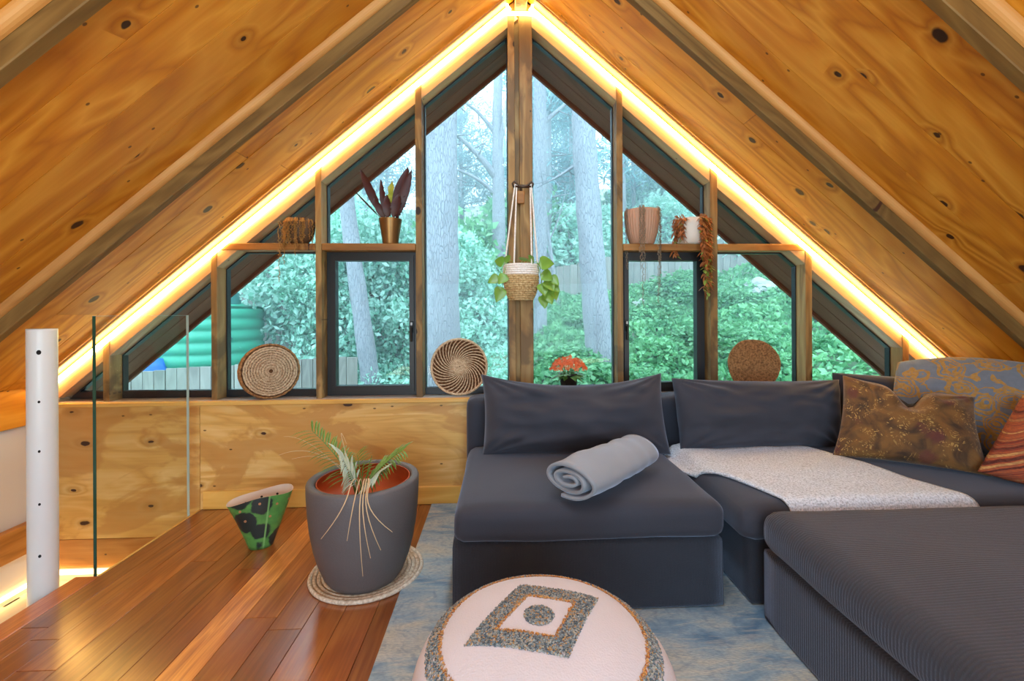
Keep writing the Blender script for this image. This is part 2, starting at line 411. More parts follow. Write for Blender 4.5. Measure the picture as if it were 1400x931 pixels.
# sill with its bright lip
MB().box(XL, XR, 2.893, 3.045, 0.650, 0.672, 0.003).build('window_sill', M_SILL, wf)
plank('sill_lip', XR - XL, 0.026, 0.03, M_LIP, wf, ((XL + XR) / 2, 2.882, 0.655), (radians(90), 0, 0), 0.004)
posts = [('L0', -2.432, -2.394), ('L1', -1.787, -1.752), ('L2', -1.152, -1.116), ('L3', -0.531, -0.492), ('R1', 0.753, 0.791), ('R2', 1.365, 1.412), ('R3', 2.0, 2.044), ('R4', 2.66, 2.704)]
def post(x0, x1, ztop=None, y0=2.896, y1=3.022):
    # vertical plank, cut to the slope on top; grain along its own X, so build it lying and stand it up
    za, zb = min(ztop or 9, ceil_z(x0) - 0.002), min(ztop or 9, ceil_z(x1) - 0.002)
    h = 0.672
    poly = [(0, 0), (0, x1 - x0), (zb - h, x1 - x0), (za - h, 0)]      # (local x = height, local y = width)
    n = 4; vs = [(a, -w, z) for z in (0, y1 - y0) for a, w in poly]
    o = MB().add(vs, [(0, 1, 2, 3), (7, 6, 5, 4)] + [(i, i + 4, (i + 1) % 4 + 4, (i + 1) % 4) for i in range(4)]).build('post', M_POST, wf)
    # local x -> world z, local y -> world -x, local z -> world y
    o.matrix_local = Matrix(((0, -1, 0, x0), (0, 0, 1, y0), (1, 0, 0, h), (0, 0, 0, 1)))
    recalc(o)
    bm = bmesh.new(); bm.from_mesh(o.data); bmesh.ops.bevel(bm, geom=bm.edges[:], offset=0.002, segments=1, affect='EDGES'); bm.to_mesh(o.data); bm.free()
    return o
for n_, a, c_ in posts: post(a, c_, 1.632 if n_ in ('L1',) else None)
post(0.055, 0.0975); post(0.128, 0.2095); post(0.096, 0.130, None, 2.93, 3.02)
for x0, x1 in ((-1.80, -1.154), (-1.114, -0.533), (0.793, 1.363), (1.414, 2.018)):
    plank('shelf_rail', x1 - x0, 0.126, 0.043, M_RAIL, wf, ((x0 + x1) / 2, 2.959, 1.6215), (0, 0, 0), 0.003)
for s in (-1, 1):
    for t0, t1 in ((0.10, 3.80),):
        plank('top_plate', t1 - t0, 0.12, 0.098, M_PLATE, wf, slope_pt(s, (t0 + t1) / 2, 2.962, -0.051), (0, s * TH, 0), 0.002)

# windows: each opening has a frame, a pane, and for the two casements a sash and a handle
wn = [0]
def window(x0, x1, zb, zt=None, casement=None):
    wn[0] += 1; root = sroot('window_%d' % wn[0])
    lim = lambda x: min(zt if zt else 9, ceil_z(x) - 0.137)
    xs = [x0, x1]
    if zt:                                             # where the flat head meets the slope
        for s in (-1, 1):
            xk = XA + s * (ZA - 0.137 - zt) / MS
            if x0 + 0.01 < xk < x1 - 0.01: xs.append(xk)
    xs = sorted(xs)
    top = [(x, lim(x)) for x in xs]
    if top[0][1] < zb + 0.005:
        xk = XA - (ZA - 0.137 - zb) / MS; top[0] = (xk, zb)
    if top[-1][1] < zb + 0.005:
        xk = XA + (ZA - 0.137 - zb) / MS; top[-1] = (xk, zb)
    poly = [(top[0][0], zb), (top[-1][0], zb)] + [p for p in top[::-1]]
    pp = []
    for p in poly:
        if not pp or (abs(p[0] - pp[-1][0]) + abs(p[1] - pp[-1][1])) > 1e-4: pp.append(p)
    if abs(pp[0][0] - pp[-1][0]) + abs(pp[0][1] - pp[-1][1]) < 1e-4: pp.pop()
    def ring(poly, w, wb, y0, y1, name, mat):
        # mitred frame from polygon inset
        n = len(poly); P = [Vector((a, b)) for a, b in poly]; ins = []
        def off(i):
            a, b = P[i], P[(i + 1) % n]; d = (b - a).normalized(); nn = Vector((-d.y, d.x)); ww = wb if abs(d.y) < 1e-3 and d.x > 0 else w
            return a + nn * ww, d
        for i in range(n):
            p, d = off(i - 1); q, e = off(i)
            den = d.x * e.y - d.y * e.x
            t = ((q.x - p.x) * e.y - (q.y - p.y) * e.x) / den
            ins.append(p + d * t)
        b_ = MB()
        for i in range(n):
            j = (i + 1) % n
            quad = [tuple(P[i]), tuple(P[j]), tuple(ins[j]), tuple(ins[i])]; b_.prism_y(quad, y0, y1)
        return recalc(b_.build(name, mat, root)), [tuple(p) for p in ins]
    if casement:
        _, q1 = ring(pp, 0.026, 0.026, 2.985, 3.045, 'frame', M_ALU)
        fr, q = ring([(q1[0][0] + .001, q1[0][1] + .001), (q1[1][0] - .001, q1[1][1] + .001), (q1[2][0] - .001, q1[2][1] - .001), (q1[3][0] + .001, q1[3][1] - .001)], 0.030, 0.036, 2.972, 3.030, 'sash', M_ALU)
        hx = (x1 - 0.041) if casement > 0 else (x0 + 0.041)
        hb = MB().box(hx - 0.011, hx + 0.011, 2.962, 2.973, 1.075, 1.15, 0.003); hb.tube([(hx, 2.966, 1.115), (hx, 2.945, 1.115), (hx, 2.942, 1.10), (hx, 2.942, 1.02)], 0.0065, 8)
        hb.build('handle', plain('handle_black_%d' % wn[0], '0c0c0d', 0.3), fr)
        hl = MB().box(hx - 0.006, hx + 0.006, 2.958, 2.963, 1.125, 1.142, 0.001).build('handle_screw_cover', plain('cover_grey_%d' % wn[0], 'b8b8b8', 0.3), fr)
    else:
        _, q = ring(pp, 0.007, 0.045 if zb < 1 else 0.008, 2.99, 3.03, 'frame', M_ALU)
    MB().prism_y(q, 3.006, 3.010).build('pane', M_GLASS, root)
window(-1.115, -0.532, 0.674, 1.599, 1); window(0.792, 1.364, 0.674, 1.599, -1)
window(-2.393, -1.788, 0.674); window(-2.75, -2.433, 0.674)
window(-1.751, -1.153, 0.674, 1.599); window(-1.751, -1.153, 1.645); window(-1.115, -0.532, 1.645)
window(-0.491, 0.054, 0.674); window(0.2105, 0.752, 0.674)
window(0.792, 1.364, 1.645); window(1.413, 1.999, 0.674, 1.599); window(1.413, 1.999, 1.645); window(2.045, 2.659, 0.674); window(2.705, 3.02, 0.674)

# side walls, back wall
wl = sroot('wall_left')
MB().box(XL - 0.12, XL, -2.5, D + 0.1, -1.6, 0.79).build('wall_surface', M_WHITE, wl)
plank('fascia_board', 5.3, 0.226, 0.024, M_CEIL, wl, (XL + 0.013, 0.24, 0.674), (radians(90), 0, radians(90)))
plank('stair_beam', 5.3, 0.17, 0.05, M_BEAMW, wl, (XL + 0.026, 0.24, -0.088), (radians(90), 0, radians(90)), 0.004)
plank('stair_panel', 0.2, 0.09, 0.02, M_BEAMW, wl, (XL + 0.012, 2.70, -0.52), (0, radians(90), 0))
wr_ = sroot('wall_right')
MB().box(XR, XR + 0.12, -2.5, D + 0.1, -0.1, 0.80).build('wall_surface', M_CEIL, wr_)
wb = sroot('wall_back')
bp = MB(); bp.box(XL, -1.5, -2.52, -2.42, -1.6, 1.75); bp.box(1.8, XR, -2.52, -2.42, -0.1, 1.75); bp.box(-1.5, 1.8, -2.52, -2.42, -1.6, 0.45)
bp.prism_y([(XL + 1.08, 1.75), (XR - 1.08, 1.75), (XA + 0.3, 3.0), (XA - 0.3, 3.0)], -2.52, -2.42)
bp.build('wall_surface', M_PLY, wb)

# ------------------------------------------------------------------ floor
fl = struct(MB().box(-1.862, XR, -2.42, D + 0.02, -0.24, -0.021).build('floor', M_BACK))
bx = [-1.848] + [-1.017 - 0.1285 * k for k in range(6, -1, -1)][1:] ; bx = [-1.848, -1.745, -1.640, -1.510, -1.385, -1.262, -1.142, -1.017] + [-1.017 + 0.127 * k for k in range(1, 33)]
rnd = random.Random(11)
for k in range(len(bx) - 1):
    x0, x1 = bx[k], bx[k + 1]
    if x0 > XR: break
    y = D - 0.003; first = True
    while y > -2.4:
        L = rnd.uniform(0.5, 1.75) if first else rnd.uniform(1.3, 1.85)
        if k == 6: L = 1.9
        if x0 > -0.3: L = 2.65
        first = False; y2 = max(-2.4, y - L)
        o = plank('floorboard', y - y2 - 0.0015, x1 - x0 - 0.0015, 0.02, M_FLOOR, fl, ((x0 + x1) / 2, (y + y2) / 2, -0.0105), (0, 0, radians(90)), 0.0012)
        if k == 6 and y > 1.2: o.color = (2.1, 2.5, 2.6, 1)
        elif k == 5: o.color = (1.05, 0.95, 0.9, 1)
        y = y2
# nosing along the open edge of the loft, and the slim trim beneath the glass
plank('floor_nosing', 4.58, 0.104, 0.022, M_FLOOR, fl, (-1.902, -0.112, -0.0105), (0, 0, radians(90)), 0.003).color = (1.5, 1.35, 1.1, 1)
plank('edge_trim', 0.70, 0.012, 0.21, M_LIP, fl, (-1.8575, 2.535, -0.105), (0, 0, radians(90)), 0.002)
# baseboard of the gable wall
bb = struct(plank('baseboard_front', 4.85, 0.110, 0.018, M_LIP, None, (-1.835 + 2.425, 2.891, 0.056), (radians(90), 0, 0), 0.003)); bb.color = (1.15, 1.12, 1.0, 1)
# stairwell
lw = struct(MB().box(XL, -1.96, 1.2, D, -1.6, -0.42).build('trim_2', M_WHITE))
b = MB().box(XL + 0.02, -1.87, 2.875, 2.897, -0.372, -0.350, 0.003)
tag(b.build('light_strip', M_LEDS), 'glowing light strip low in the stairwell beneath the gable wall', 'light strip')
b = MB().box(XL + 0.001, XL + 0.022, 1.4, 2.85, -0.385, -0.365, 0.003)
tag(b.build('light_strip', M_LEDS), 'glowing light strip along the stairwell side wall beneath the wooden beam', 'light strip')

# white steel post in the stairwell
px_, py_ = -2.03, 2.11
t = thing('steel_post', 'white painted round steel post with bolt holes standing in the stairwell', 'post', (px_, py_, -0.42)); t.scale = (0.74, 0.74, 1)
b = MB().lathe([(0.0, 1.555), (0.062, 1.555), (0.068, 1.562), (0.068, 1.553), (0.068, 0.0)], 40)
b.build('shaft', M_STEELW, t, True)
for z, rr0 in ((1.46, 0.0105), (1.245, 0.006), (1.03, 0.006), (0.80, 0.006), (0.575, 0.007)):
    a = radians(-58); p = Vector((cos(a), sin(a), 0))
    b = MB(); b.tube([p * 0.0670 + Vector((0, 0, z)), p * 0.0690 + Vector((0, 0, z))], rr0, 12); b.build('bolt_hole', M_DARKHOLE, t)
MB().box(0.03, 0.11, -0.03, 0.12, 0.33, 0.345, 0.002).build('flange', M_STEELW, t)

# ------------------------------------------------------------------ rug
def rug_mat():
    m = NT('vintage_rug'); v = m.obj()
    a = m.noise(m.vmul(v, (1, 1.8, 0)), 3.2, 6, 0.8); b_ = m.noise(m.vmul(v, (5, 26, 0)), 1.6, 4, 0.8); c = m.noise(m.vmul(v, (1, 1, 0)), 14, 4, 2.5)
    col = m.ramp(a, [(0.33, C('587790')), (0.45, C('8aa0ad')), (0.55, C('a9b1b0')), (0.68, C('bdb6a2'))])
    col = m.mix(m.rng(c, 0.5, 0.66, 0, 0.35), col, C('4f6d84'))
    col = m.mix(m.rng(b_, 0.50, 0.66, 0, 0.55), col, C('c6bfae'))
    th = m.noise(m.vmul(v, (60, 220, 0)), 1.0, 2)
    col = m.mix(m.rng(th, 0.35, 0.65, 0, 0.4), col, C('64798a'))
    m.base(col); m.set(Roughness=0.95); m.bump(th, 0.5, 0.003); return m.m
rug = MB().box(-0.437, 2.75, -0.6, 2.875, 0.0, 0.009, 0.003).build('area_rug', rug_mat())
tag(rug, 'faded blue grey vintage area rug on the wooden floor beneath the sofas', 'rug')

# ------------------------------------------------------------------ sofas
def soft(name, mat, parent, x0, x1, y0, y1, z0, z1, r, n=12, fn=None, smooth=True):
    vs, fs = rounded_box(x1 - x0, y1 - y0, z1 - z0, r, n)
    cx, cy, cz = (x0 + x1) / 2, (y0 + y1) / 2, (z0 + z1) / 2
    out = []
    for p in vs:
        q = Vector((p[0] + cx, p[1] + cy, p[2] + cz))
        out.append(fn(q, (p[0] * 2 / (x1 - x0), p[1] * 2 / (y1 - y0), p[2] * 2 / (z1 - z0))) if fn else q)
    b = MB().add(out, fs); o = b.build(name, mat, parent, smooth); return o
ROOT0 = (0, 0, 0)
def wrink(q, amt, sc=4.0, seed=0.0): return noise.noise(Vector((q.x * sc + seed, q.y * sc, q.z * sc))) * amt
def crown(h, amt, seed):
    def fn(q, u):
        e = max(0, 1 - abs(u[0]) ** 4) * max(0, 1 - abs(u[1]) ** 4)
        dz = h * (max(0, 1 - u[0] ** 2) ** .5) * (max(0, 1 - u[1] ** 2) ** .5) * (1 if u[2] > 0 else 0) * max(0, u[2])
        return q + Vector((wrink(q, amt, 5, seed + 9) * .6, wrink(q, amt, 5, seed + 5) * .6, dz + wrink(q, amt, 4, seed)))
    return fn
t = thing('armless_sofa', 'grey velvet armless sofa seat on the rug behind the round pouf', 'sofa')
def skirt(q, u): return q + Vector((0, wrink(q, .006, 3, 2) - 0.008 * max(0, -u[2]), 0))
soft('base', M_VELRIB, t, -0.198, 0.900, 1.805, 2.86, 0.012, 0.287, 0.012, 8, skirt)
soft('seat_cushion', M_VEL, t, -0.188, 0.905, 1.775, 2.66, 0.290, 0.432, 0.05, 16, crown(0.024, 0.007, 1))
soft('backrest', M_VEL, t, -0.203, 0.925, 2.665, 2.868, 0.02, 0.70, 0.05, 12)
t2 = thing('corner_sofa', 'grey velvet corner sofa seat under the white throw and patterned cushions', 'sofa')
soft('base', M_VELRIB, t2, 1.008, 2.98, 1.798, 2.86, 0.012, 0.283, 0.012, 8)
soft('seat_cushion', M_VEL, t2, 0.945, 2.98, 1.735, 2.66, 0.286, 0.432, 0.06, 18, crown(0.020, 0.009, 4))
soft('backrest', M_VEL, t2, 0.955, 2.98, 2.672, 2.868, 0.02, 0.70, 0.05, 12)
t3 = thing('ottoman', 'large grey corduroy ottoman pushed against the corner sofa', 'ottoman')
soft('base', M_CORD, t3, 1.012, 2.42, 0.50, 1.722, 0.012, 0.287, 0.012, 8)
soft('cushion', M_CORD, t3, 0.985, 2.44, 0.47, 1.715, 0.290, 0.445, 0.065, 20, crown(0.014, 0.006, 7))

c1 = pillow('back_cushion', (-0.100, 2.44, 0.438), (0.925, 2.44, 0.425), (0.925, 2.585, 0.850), (-0.110, 2.585, 0.855), 0.30, M_VEL, sag=0.062, conc=0.035, n=56, seed=1, wr=0.036)
tag(c1, 'wide grey velvet back cushion with pointed corners behind the rolled blanket', 'cushion', 'grey sofa back cushions')
c2 = pillow('back_cushion', (0.985, 2.46, 0.44), (1.90, 2.46, 0.44), (1.985, 2.585, 0.80), (0.985, 2.585, 0.82), 0.29, M_VEL, sag=0.012, conc=0.015, n=56, seed=5, wr=0.034)
tag(c2, 'grey velvet back cushion lying behind the white throw beneath the round woven mat', 'cushion', 'grey sofa back cushions')
c3 = pillow('back_cushion', (1.97, 2.60, 0.46), (2.95, 2.60, 0.46), (2.95, 2.66, 0.76), (2.00, 2.66, 0.83), 0.16, M_VEL, sag=0.0, conc=0.0, n=30, seed=8, wr=0.014)
tag(c3, 'brownish grey back cushion peeping out behind the mustard cushion', 'cushion', 'grey sofa back cushions')

def fabric_mustard():
    m = NT('mustard_tapestry'); v = m.obj()
    a = m.noise(v, 9, 4, 1.4); col = m.ramp(a, [(0.3, C('33200e')), (0.45, C('5a3b16')), (0.6, C('714c1c'))])
    vo = m.n('TexVoronoi', {'Vector': v, 'Scale': 7.5, 'Randomness': 1.0}); d = m.math('ADD', vo.outputs['Distance'], m.math('MULTIPLY', m.noise(v, 30, 3, 1), 0.35))
    col = m.mix(m.rng(d, 0.52, 0.38, 0, 0.75), col, C('5a2620'))
    vo2 = m.n('TexVoronoi', {'Vector': m.vmul(m.n('VectorMath', {0: v, 1: m.n('TexNoise', {'Vector': v, 'Scale': 9.0}).outputs[1]}, operation='ADD').outputs[0], (17, 17, 36)), 'Scale': 1.0})
    k = m.math('MULTIPLY', m.rng(vo2.outputs['Distance'], 0.36, 0.26), m.rng(m.noise(v, 11, 2), 0.48, 0.56))
    col = m.mix(m.math('MULTIPLY', k, 0.8), col, C('b08c4c'))
    m.base(col); m.set(Roughness=0.8, Sheen_Weight=0.2); m.bump(m.noise(v, 180, 2), 0.35, 0.003); return m.m
def fabric_blue():
    m = NT('blue_paisley'); v = m.obj(); v2 = m.vmul(v, (1, 0.5, 1))
    base = m.mix(m.noise(v, 30, 3), C('57606f'), C('737b88'))
    w = m.n('VectorMath', {0: v2, 1: m.n('VectorMath', {0: m.n('TexNoise', {'Vector': v, 'Scale': 8.0, 'Detail': 2.0}).outputs[1], 1: (0.09, 0.09, 0.09)}, operation='MULTIPLY').outputs[0]}, operation='ADD').outputs[0]
    vo = m.n('TexVoronoi', {'Vector': w, 'Scale': 7.5, 'Randomness': 0.8}); d = vo.outputs['Distance']
    fl_ = m.math('MULTIPLY', m.math('GREATER_THAN', m.math('SINE', m.math('MULTIPLY', d, 62.0)), -0.45), m.math('LESS_THAN', d, 0.47))
    vi = m.math('LESS_THAN', m.math('ABSOLUTE', m.math('SUBTRACT', m.noise(v2, 8.5, 2, 0.5), 0.5)), 0.018)
    k = m.math('MAXIMUM', fl_, vi)
    k = m.math('MULTIPLY', k, m.rng(m.noise(v, 90, 2), 0.3, 0.5, 0.5, 1.0))
    m.base(m.mix(k, base, m.mix(m.noise(v, 60, 2), C('7d5a22'), C('b98a3e')))); m.set(Roughness=0.85, Sheen_Weight=0.2)
    m.bump(m.math('ADD', k, m.math('MULTIPLY', m.noise(v, 160, 2), 0.4)), 0.4, 0.004); return m.m
def fabric_red():
    m = NT('red_stripe'); v = m.obj()
    s_ = m.n('VectorMath', {0: v, 1: (-0.30, 0.2, 0.93)}, operation='DOT_PRODUCT').outputs['Value']
    s2 = m.math('ADD', s_, m.math('MULTIPLY', m.noise(v, 12, 3), 0.012))
    b1 = m.n('TexNoise', {'W': m.math('MULTIPLY', s2, 62.0), 'Scale': 1.0, 'Detail': 2.0}, noise_dimensions='1D').outputs[0]
    col = m.ramp(b1, [(0.3, C('4c1a14')), (0.42, C('7c2f22')), (0.5, C('a5552c')), (0.58, C('7a3226')), (0.66, C('b98d55'))])
    col = m.mix(m.math('MULTIPLY', m.rng(m.noise(m.vmul(v, (60, 60, 200)), 1.0, 2), 0.45, 0.6), 0.45), col, C('6a4030'))
    m.base(col); m.set(Roughness=0.9); m.bump(m.noise(v, 150, 2), 0.5, 0.004); return m.m
p = pillow('throw_pillow', (1.69, 2.25, 0.462), (2.21, 1.95, 0.452), (2.345, 2.15, 0.775), (1.878, 2.42, 0.850), 0.20, fabric_mustard(), sag=0.01, conc=0.07, n=48, seed=3, wr=0.022, dent=0.10)
tag(p, 'mustard floral tapestry pillow with a dented top leaning on the corner sofa', 'pillow')
p = pillow('throw_pillow', (2.225, 2.47, 0.47), (2.70, 2.03, 0.47), (2.80, 2.14, 0.90), (2.330, 2.57, 0.900), 0.20, fabric_blue(), sag=-0.035, conc=-0.055, n=40, seed=6, wr=0.010, power=3.0)
tag(p, 'large blue grey pillow with golden embroidered flowers in the sofa corner', 'pillow')
p = pillow('throw_pillow', (2.115, 1.93, 0.485), (2.30, 1.76, 0.455), (2.62, 1.90, 0.68), (2.534, 2.10, 0.79), 0.17, fabric_red(), conc=0.0, n=36, seed=9, wr=0.010)
tag(p, 'red and rust striped woven pillow at the right end of the corner sofa', 'pillow')

# white throw over the corner seat
def throw_mat():
    m = NT('white_boucle'); v = m.obj()
    a = m.noise(v, 140, 3); m.base(m.ramp(a, [(0.3, C('98a0ac')), (0.6, C('d9dfea'))])); m.set(Roughness=0.95, Sheen_Weight=0.3)
    m.bump(a, 1.0, 0.006); return m.m
front = [(0.862, 2.33), (0.93, 2.20), (0.985, 2.09), (1.045, 1.995), (1.095, 1.88), (1.125, 1.79), (1.145, 1.722)]
back = [(0.93, 2.56), (1.40, 2.56), (1.66, 2.40), (1.76, 2.14), (1.81, 1.93), (1.875, 1.80), (1.93, 1.722)]
def lerp_line(pts, t):
    k = t * (len(pts) - 1); i = min(int(k), len(pts) - 2); a = k - i
    return (pts[i][0] * (1 - a) + pts[i + 1][0] * a, pts[i][1] * (1 - a) + pts[i + 1][1] * a)
NA, NB = 60, 40; vs = []; fs = []
def seat_top(x, y):
    ux, uy = (x - 1.9625) / 1.0175, (y - 2.1975) / 0.4625
    z = 0.434 + 0.020 * max(0, 1 - ux * ux) ** .5 * max(0, 1 - uy * uy) ** .5 + wrink(Vector((x, y, 0.432)), 0.009, 4, 4)
    def edge(d):                                       # follow the rounded edge of the cushion
        e = 0.06 - d
        return -(0.06 - sqrt(max(0, 0.0036 - e * e))) if e > 0 else 0
    return z + edge(max(0.0, x - 0.945)) + edge(max(0.0, y - 1.735)) + 0.004
for lay in (0, 1):
    for i in range(NA + 1):
        for j in range(NB + 1):
            a, b_ = lerp_line(front, i / NA), lerp_line(back, i / NA); k = j / NB
            x, y = a[0] * (1 - k) + b_[0] * k, a[1] * (1 - k) + b_[1] * k
            x = max(x, 0.87); z = seat_top(max(x, 0.947), max(y, 1.737))
            vs.append((x, y, z + (0.012 + 0.0035 * noise.noise(Vector((x * 9, y * 9, 3)))) * (1 - lay) ))
    o_ = lay * (NA + 1) * (NB + 1)
    for i in range(NA):
        for j in range(NB):
            q = (o_ + i * (NB + 1) + j, o_ + (i + 1) * (NB + 1) + j, o_ + (i + 1) * (NB + 1) + j + 1, o_ + i * (NB + 1) + j + 1); fs.append(q if lay == 0 else q[::-1])
S_ = (NA + 1) * (NB + 1)
per = [i * (NB + 1) for i in range(NA + 1)] + [NA * (NB + 1) + j for j in range(1, NB + 1)] + [i * (NB + 1) + NB for i in range(NA - 1, -1, -1)] + [j for j in range(NB - 1, 0, -1)]
for a, b_ in zip(per, per[1:] + per[:1]): fs.append((a, a + S_, b_ + S_, b_))
o = recalc(MB().add(vs, fs).build('throw_blanket', throw_mat(), None, True))
tag(o, 'white nubbly throw spread over the corner sofa seat', 'blanket')

# rolled grey fleece blanket
def roll_blanket():
    A, B = Vector((0.262, 1.795, 0)), Vector((0.655, 2.175, 0)); ax = (B - A).normalized(); sd = Vector((-ax.y, ax.x, 0)) * -1
    L = (B - A).length; NT_, NL = 150, 26; turns = 2.7; th = 0.013
    cl = []
    for i in range(NT_ + 1):
        q = i / NT_; an = -q * turns * 2 * pi + 2.6; r = 0.022 + 0.108 * q
        x = r * cos(an) ; y = r * sin(an) * 0.50 * (1 + .12 * sin(2 * an + q * 5))
        cl.append((x * 1.0, y))
    tail = cl[-1]; vs = []; fs = []
    ymin = min(c[1] for c in cl)
    for lay in (0, 1):
        for k in range(NL + 1):
            s_ = k / NL; sc = 1.0 + 0.07 * sin(s_ * 3.1 + .3)
            for i in range(NT_ + 1):
                x, y = cl[i]; a, b_ = cl[max(0, i - 1)], cl[min(NT_, i + 1)]
                nx, ny = -(b_[1] - a[1]), b_[0] - a[0]; ln = sqrt(nx * nx + ny * ny); nx, ny = nx / ln, ny / ln
                h = th * (lay - 0.5)
                w = 0.010 * noise.noise(Vector((s_ * 5, i * .07, 2))) * (1 if i > NT_ * .6 else 0.5) + 0.004 * sin(s_ * 34 + i * .1) * (1 if i > NT_ * .7 else 0) * max(0, s_ - .3)
                px, py = x * sc + nx * (h + w), y * sc + ny * (h + w)
                p = A + ax * (L * s_ + 0.012 * noise.noise(Vector((i * .07, s_, 5)))) + sd * px
                z = 0.461 + (py - ymin) + 0.004
                vs.append((p.x, p.y, max(z, 0.462) + s_ * .0))
    R_ = NT_ + 1; S2 = (NL + 1) * R_
    for lay in (0, 1):
        for k in range(NL):
            for i in range(NT_):
                q = (lay * S2 + k * R_ + i, lay * S2 + k * R_ + i + 1, lay * S2 + (k + 1) * R_ + i + 1, lay * S2 + (k + 1) * R_ + i); fs.append(q)
    for i in range(NT_):
        for k in (0, NL): fs.append((k * R_ + i, k * R_ + i + 1, S2 + k * R_ + i + 1, S2 + k * R_ + i))
    for k in range(NL):
        for i in (0, NT_): fs.append((k * R_ + i, (k + 1) * R_ + i, S2 + (k + 1) * R_ + i, S2 + k * R_ + i))
    o = recalc(MB().add(vs, fs).build('rolled_blanket', velvet('grey_fleece', '828890', sheen=0.7, var=0.1), None, True))
    return tag(o, 'rolled light grey fleece blanket lying on the armless sofa seat', 'blanket')
roll_blanket()

# ------------------------------------------------------------------ pouf
PC = Vector((0.098, 1.095, 0.009))
def pouf_r(r):      # height of the dome above the floor at radius r
    pr = [(0, .452), (.08, .451), (.16, .443), (.22, .429), (.265, .411), (.30, .385), (.325, .345)]
    r /= 0.945
    for (a, za), (b_, zb) in zip(pr, pr[1:]):
        if r <= b_: return za + (zb - za) * (r - a) / (b_ - a)
    return pr[-1][1]
t = thing('pouf', 'round pale pink pouf with grey tufted diamond and ring on the rug', 'pouf', PC)
prof = [(0.0, .452), (.04, .4518), (.08, .451), (.12, .448), (.16, .443), (.19, .437), (.22, .429), (.245, .421), (.265, .411), (.284, .399), (.30, .385), (.315, .366), (.325, .345), (.335, .31), (.341, .26), (.341, .20), (.334, .13), (.318, .06), (.295, .015), (.27, 0.0), (0, 0)]
MB().lathe(prof, 72, fn=lambda a, z: 0.945 + 0.006 * sin(5 * a + z * 7)).build('body', plain('pouf_pink', 'c8c3ca', 0.9, var=0.08, vscale=7, bump=0.25, bscale=220), t, True)
DG = [Vector((0.052, 1.25)), Vector((0.254, 1.188)), Vector((0.142, 0.975)), Vector((-0.086, 1.04))]
DG = [p - PC.xy for p in DG]; DC = sum(DG, Vector((0, 0))) / 4
def inpoly(p, poly):
    s = [((poly[(i + 1) % 4] - poly[i]).x * (p - poly[i]).y - (poly[(i + 1) % 4] - poly[i]).y * (p - poly[i]).x) for i in range(4)]
    return all(x <= 0 for x in s) or all(x >= 0 for x in s)
DI = [DC + (p - DC) * 0.62 for p in DG]; DO = [DC + (p - DC) * 0.56 for p in DG]
def tufts(name, test, col, n, size, rmax, seed):
    rg = random.Random(seed); vs = []; fs = []; k = 0; tries = 0
    while k < n and tries < n * 60:
        tries += 1
        p = Vector((rg.uniform(-rmax, rmax), rg.uniform(-rmax, rmax)))
        if not test(p): continue
        r = p.length; z = pouf_r(r); sl = (pouf_r(r + .004) - pouf_r(max(0, r - .004))) / .008
        nrm = Vector((-sl * p.x / max(r, .001), -sl * p.y / max(r, .001), 1)).normalized()
        c = Vector((p.x, p.y, z)); tan_ = nrm.cross(Vector((rg.uniform(-1, 1), rg.uniform(-1, 1), 0.1))).normalized(); bi = nrm.cross(tan_)
        s = size * rg.uniform(.7, 1.3); h = size * rg.uniform(1.2, 2.3)
        b = len(vs); tip = c + nrm * h + tan_ * s * rg.uniform(-.8, .8)
        for an in (0, 2.09, 4.19): vs.append(c + (tan_ * cos(an) + bi * sin(an)) * s - nrm * .002); 
        for an in (0.5, 2.6, 4.7): vs.append(c + (tan_ * cos(an) + bi * sin(an)) * s * 1.1 + nrm * h * .6)
        vs.append(tip)
        for i in range(3):
            j = (i + 1) % 3; fs += [(b + i, b + j, b + 3 + j, b + 3 + i), (b + 3 + i, b + 3 + j, b + 6)]
        k += 1
    o = MB().add(vs, fs).build(name, col, t); o['kind'] = 'stuff'; return o
def tuft_mat(name, cols):
    m = NT(name); nz = m.n('TexVoronoi', {'Vector': m.obj(), 'Scale': 240.0}); m.base(m.ramp(m.n('SeparateColor', {0: nz.outputs['Color']}).outputs[0], [(i / len(cols), C(c)) for i, c in enumerate(cols)], 'CONSTANT')); m.set(Roughness=0.95); return m.m
TG = tuft_mat('tuft_grey', ['55646b', '80898c', '9da3a0', 'a9a394', '6f7f86', '5b6670', 'b08a5a', '8f9696']); TO = tuft_mat('tuft_orange', ['b98347', 'c9985c', 'a86a36', '9c8c74'])
tufts('tufted_ring', lambda p: 0.248 < p.length < 0.277, TG, 7000, 0.0026, .31, 1)
tufts('tufted_ring_edging', lambda p: 0.240 < p.length < 0.248, TO, 1100, 0.0026, .31, 2)
tufts('tufted_diamond', lambda p: inpoly(p, DG) and not inpoly(p, DI), TG, 5200, 0.0026, .24, 3)
tufts('tufted_diamond_edging', lambda p: inpoly(p, DI) and not inpoly(p, DO), TO, 640, 0.0024, .24, 4)
tufts('tufted_dot', lambda p: (p - DC - Vector((0.0, -0.004))).length < 0.036, TG, 950, 0.0026, .2, 5)

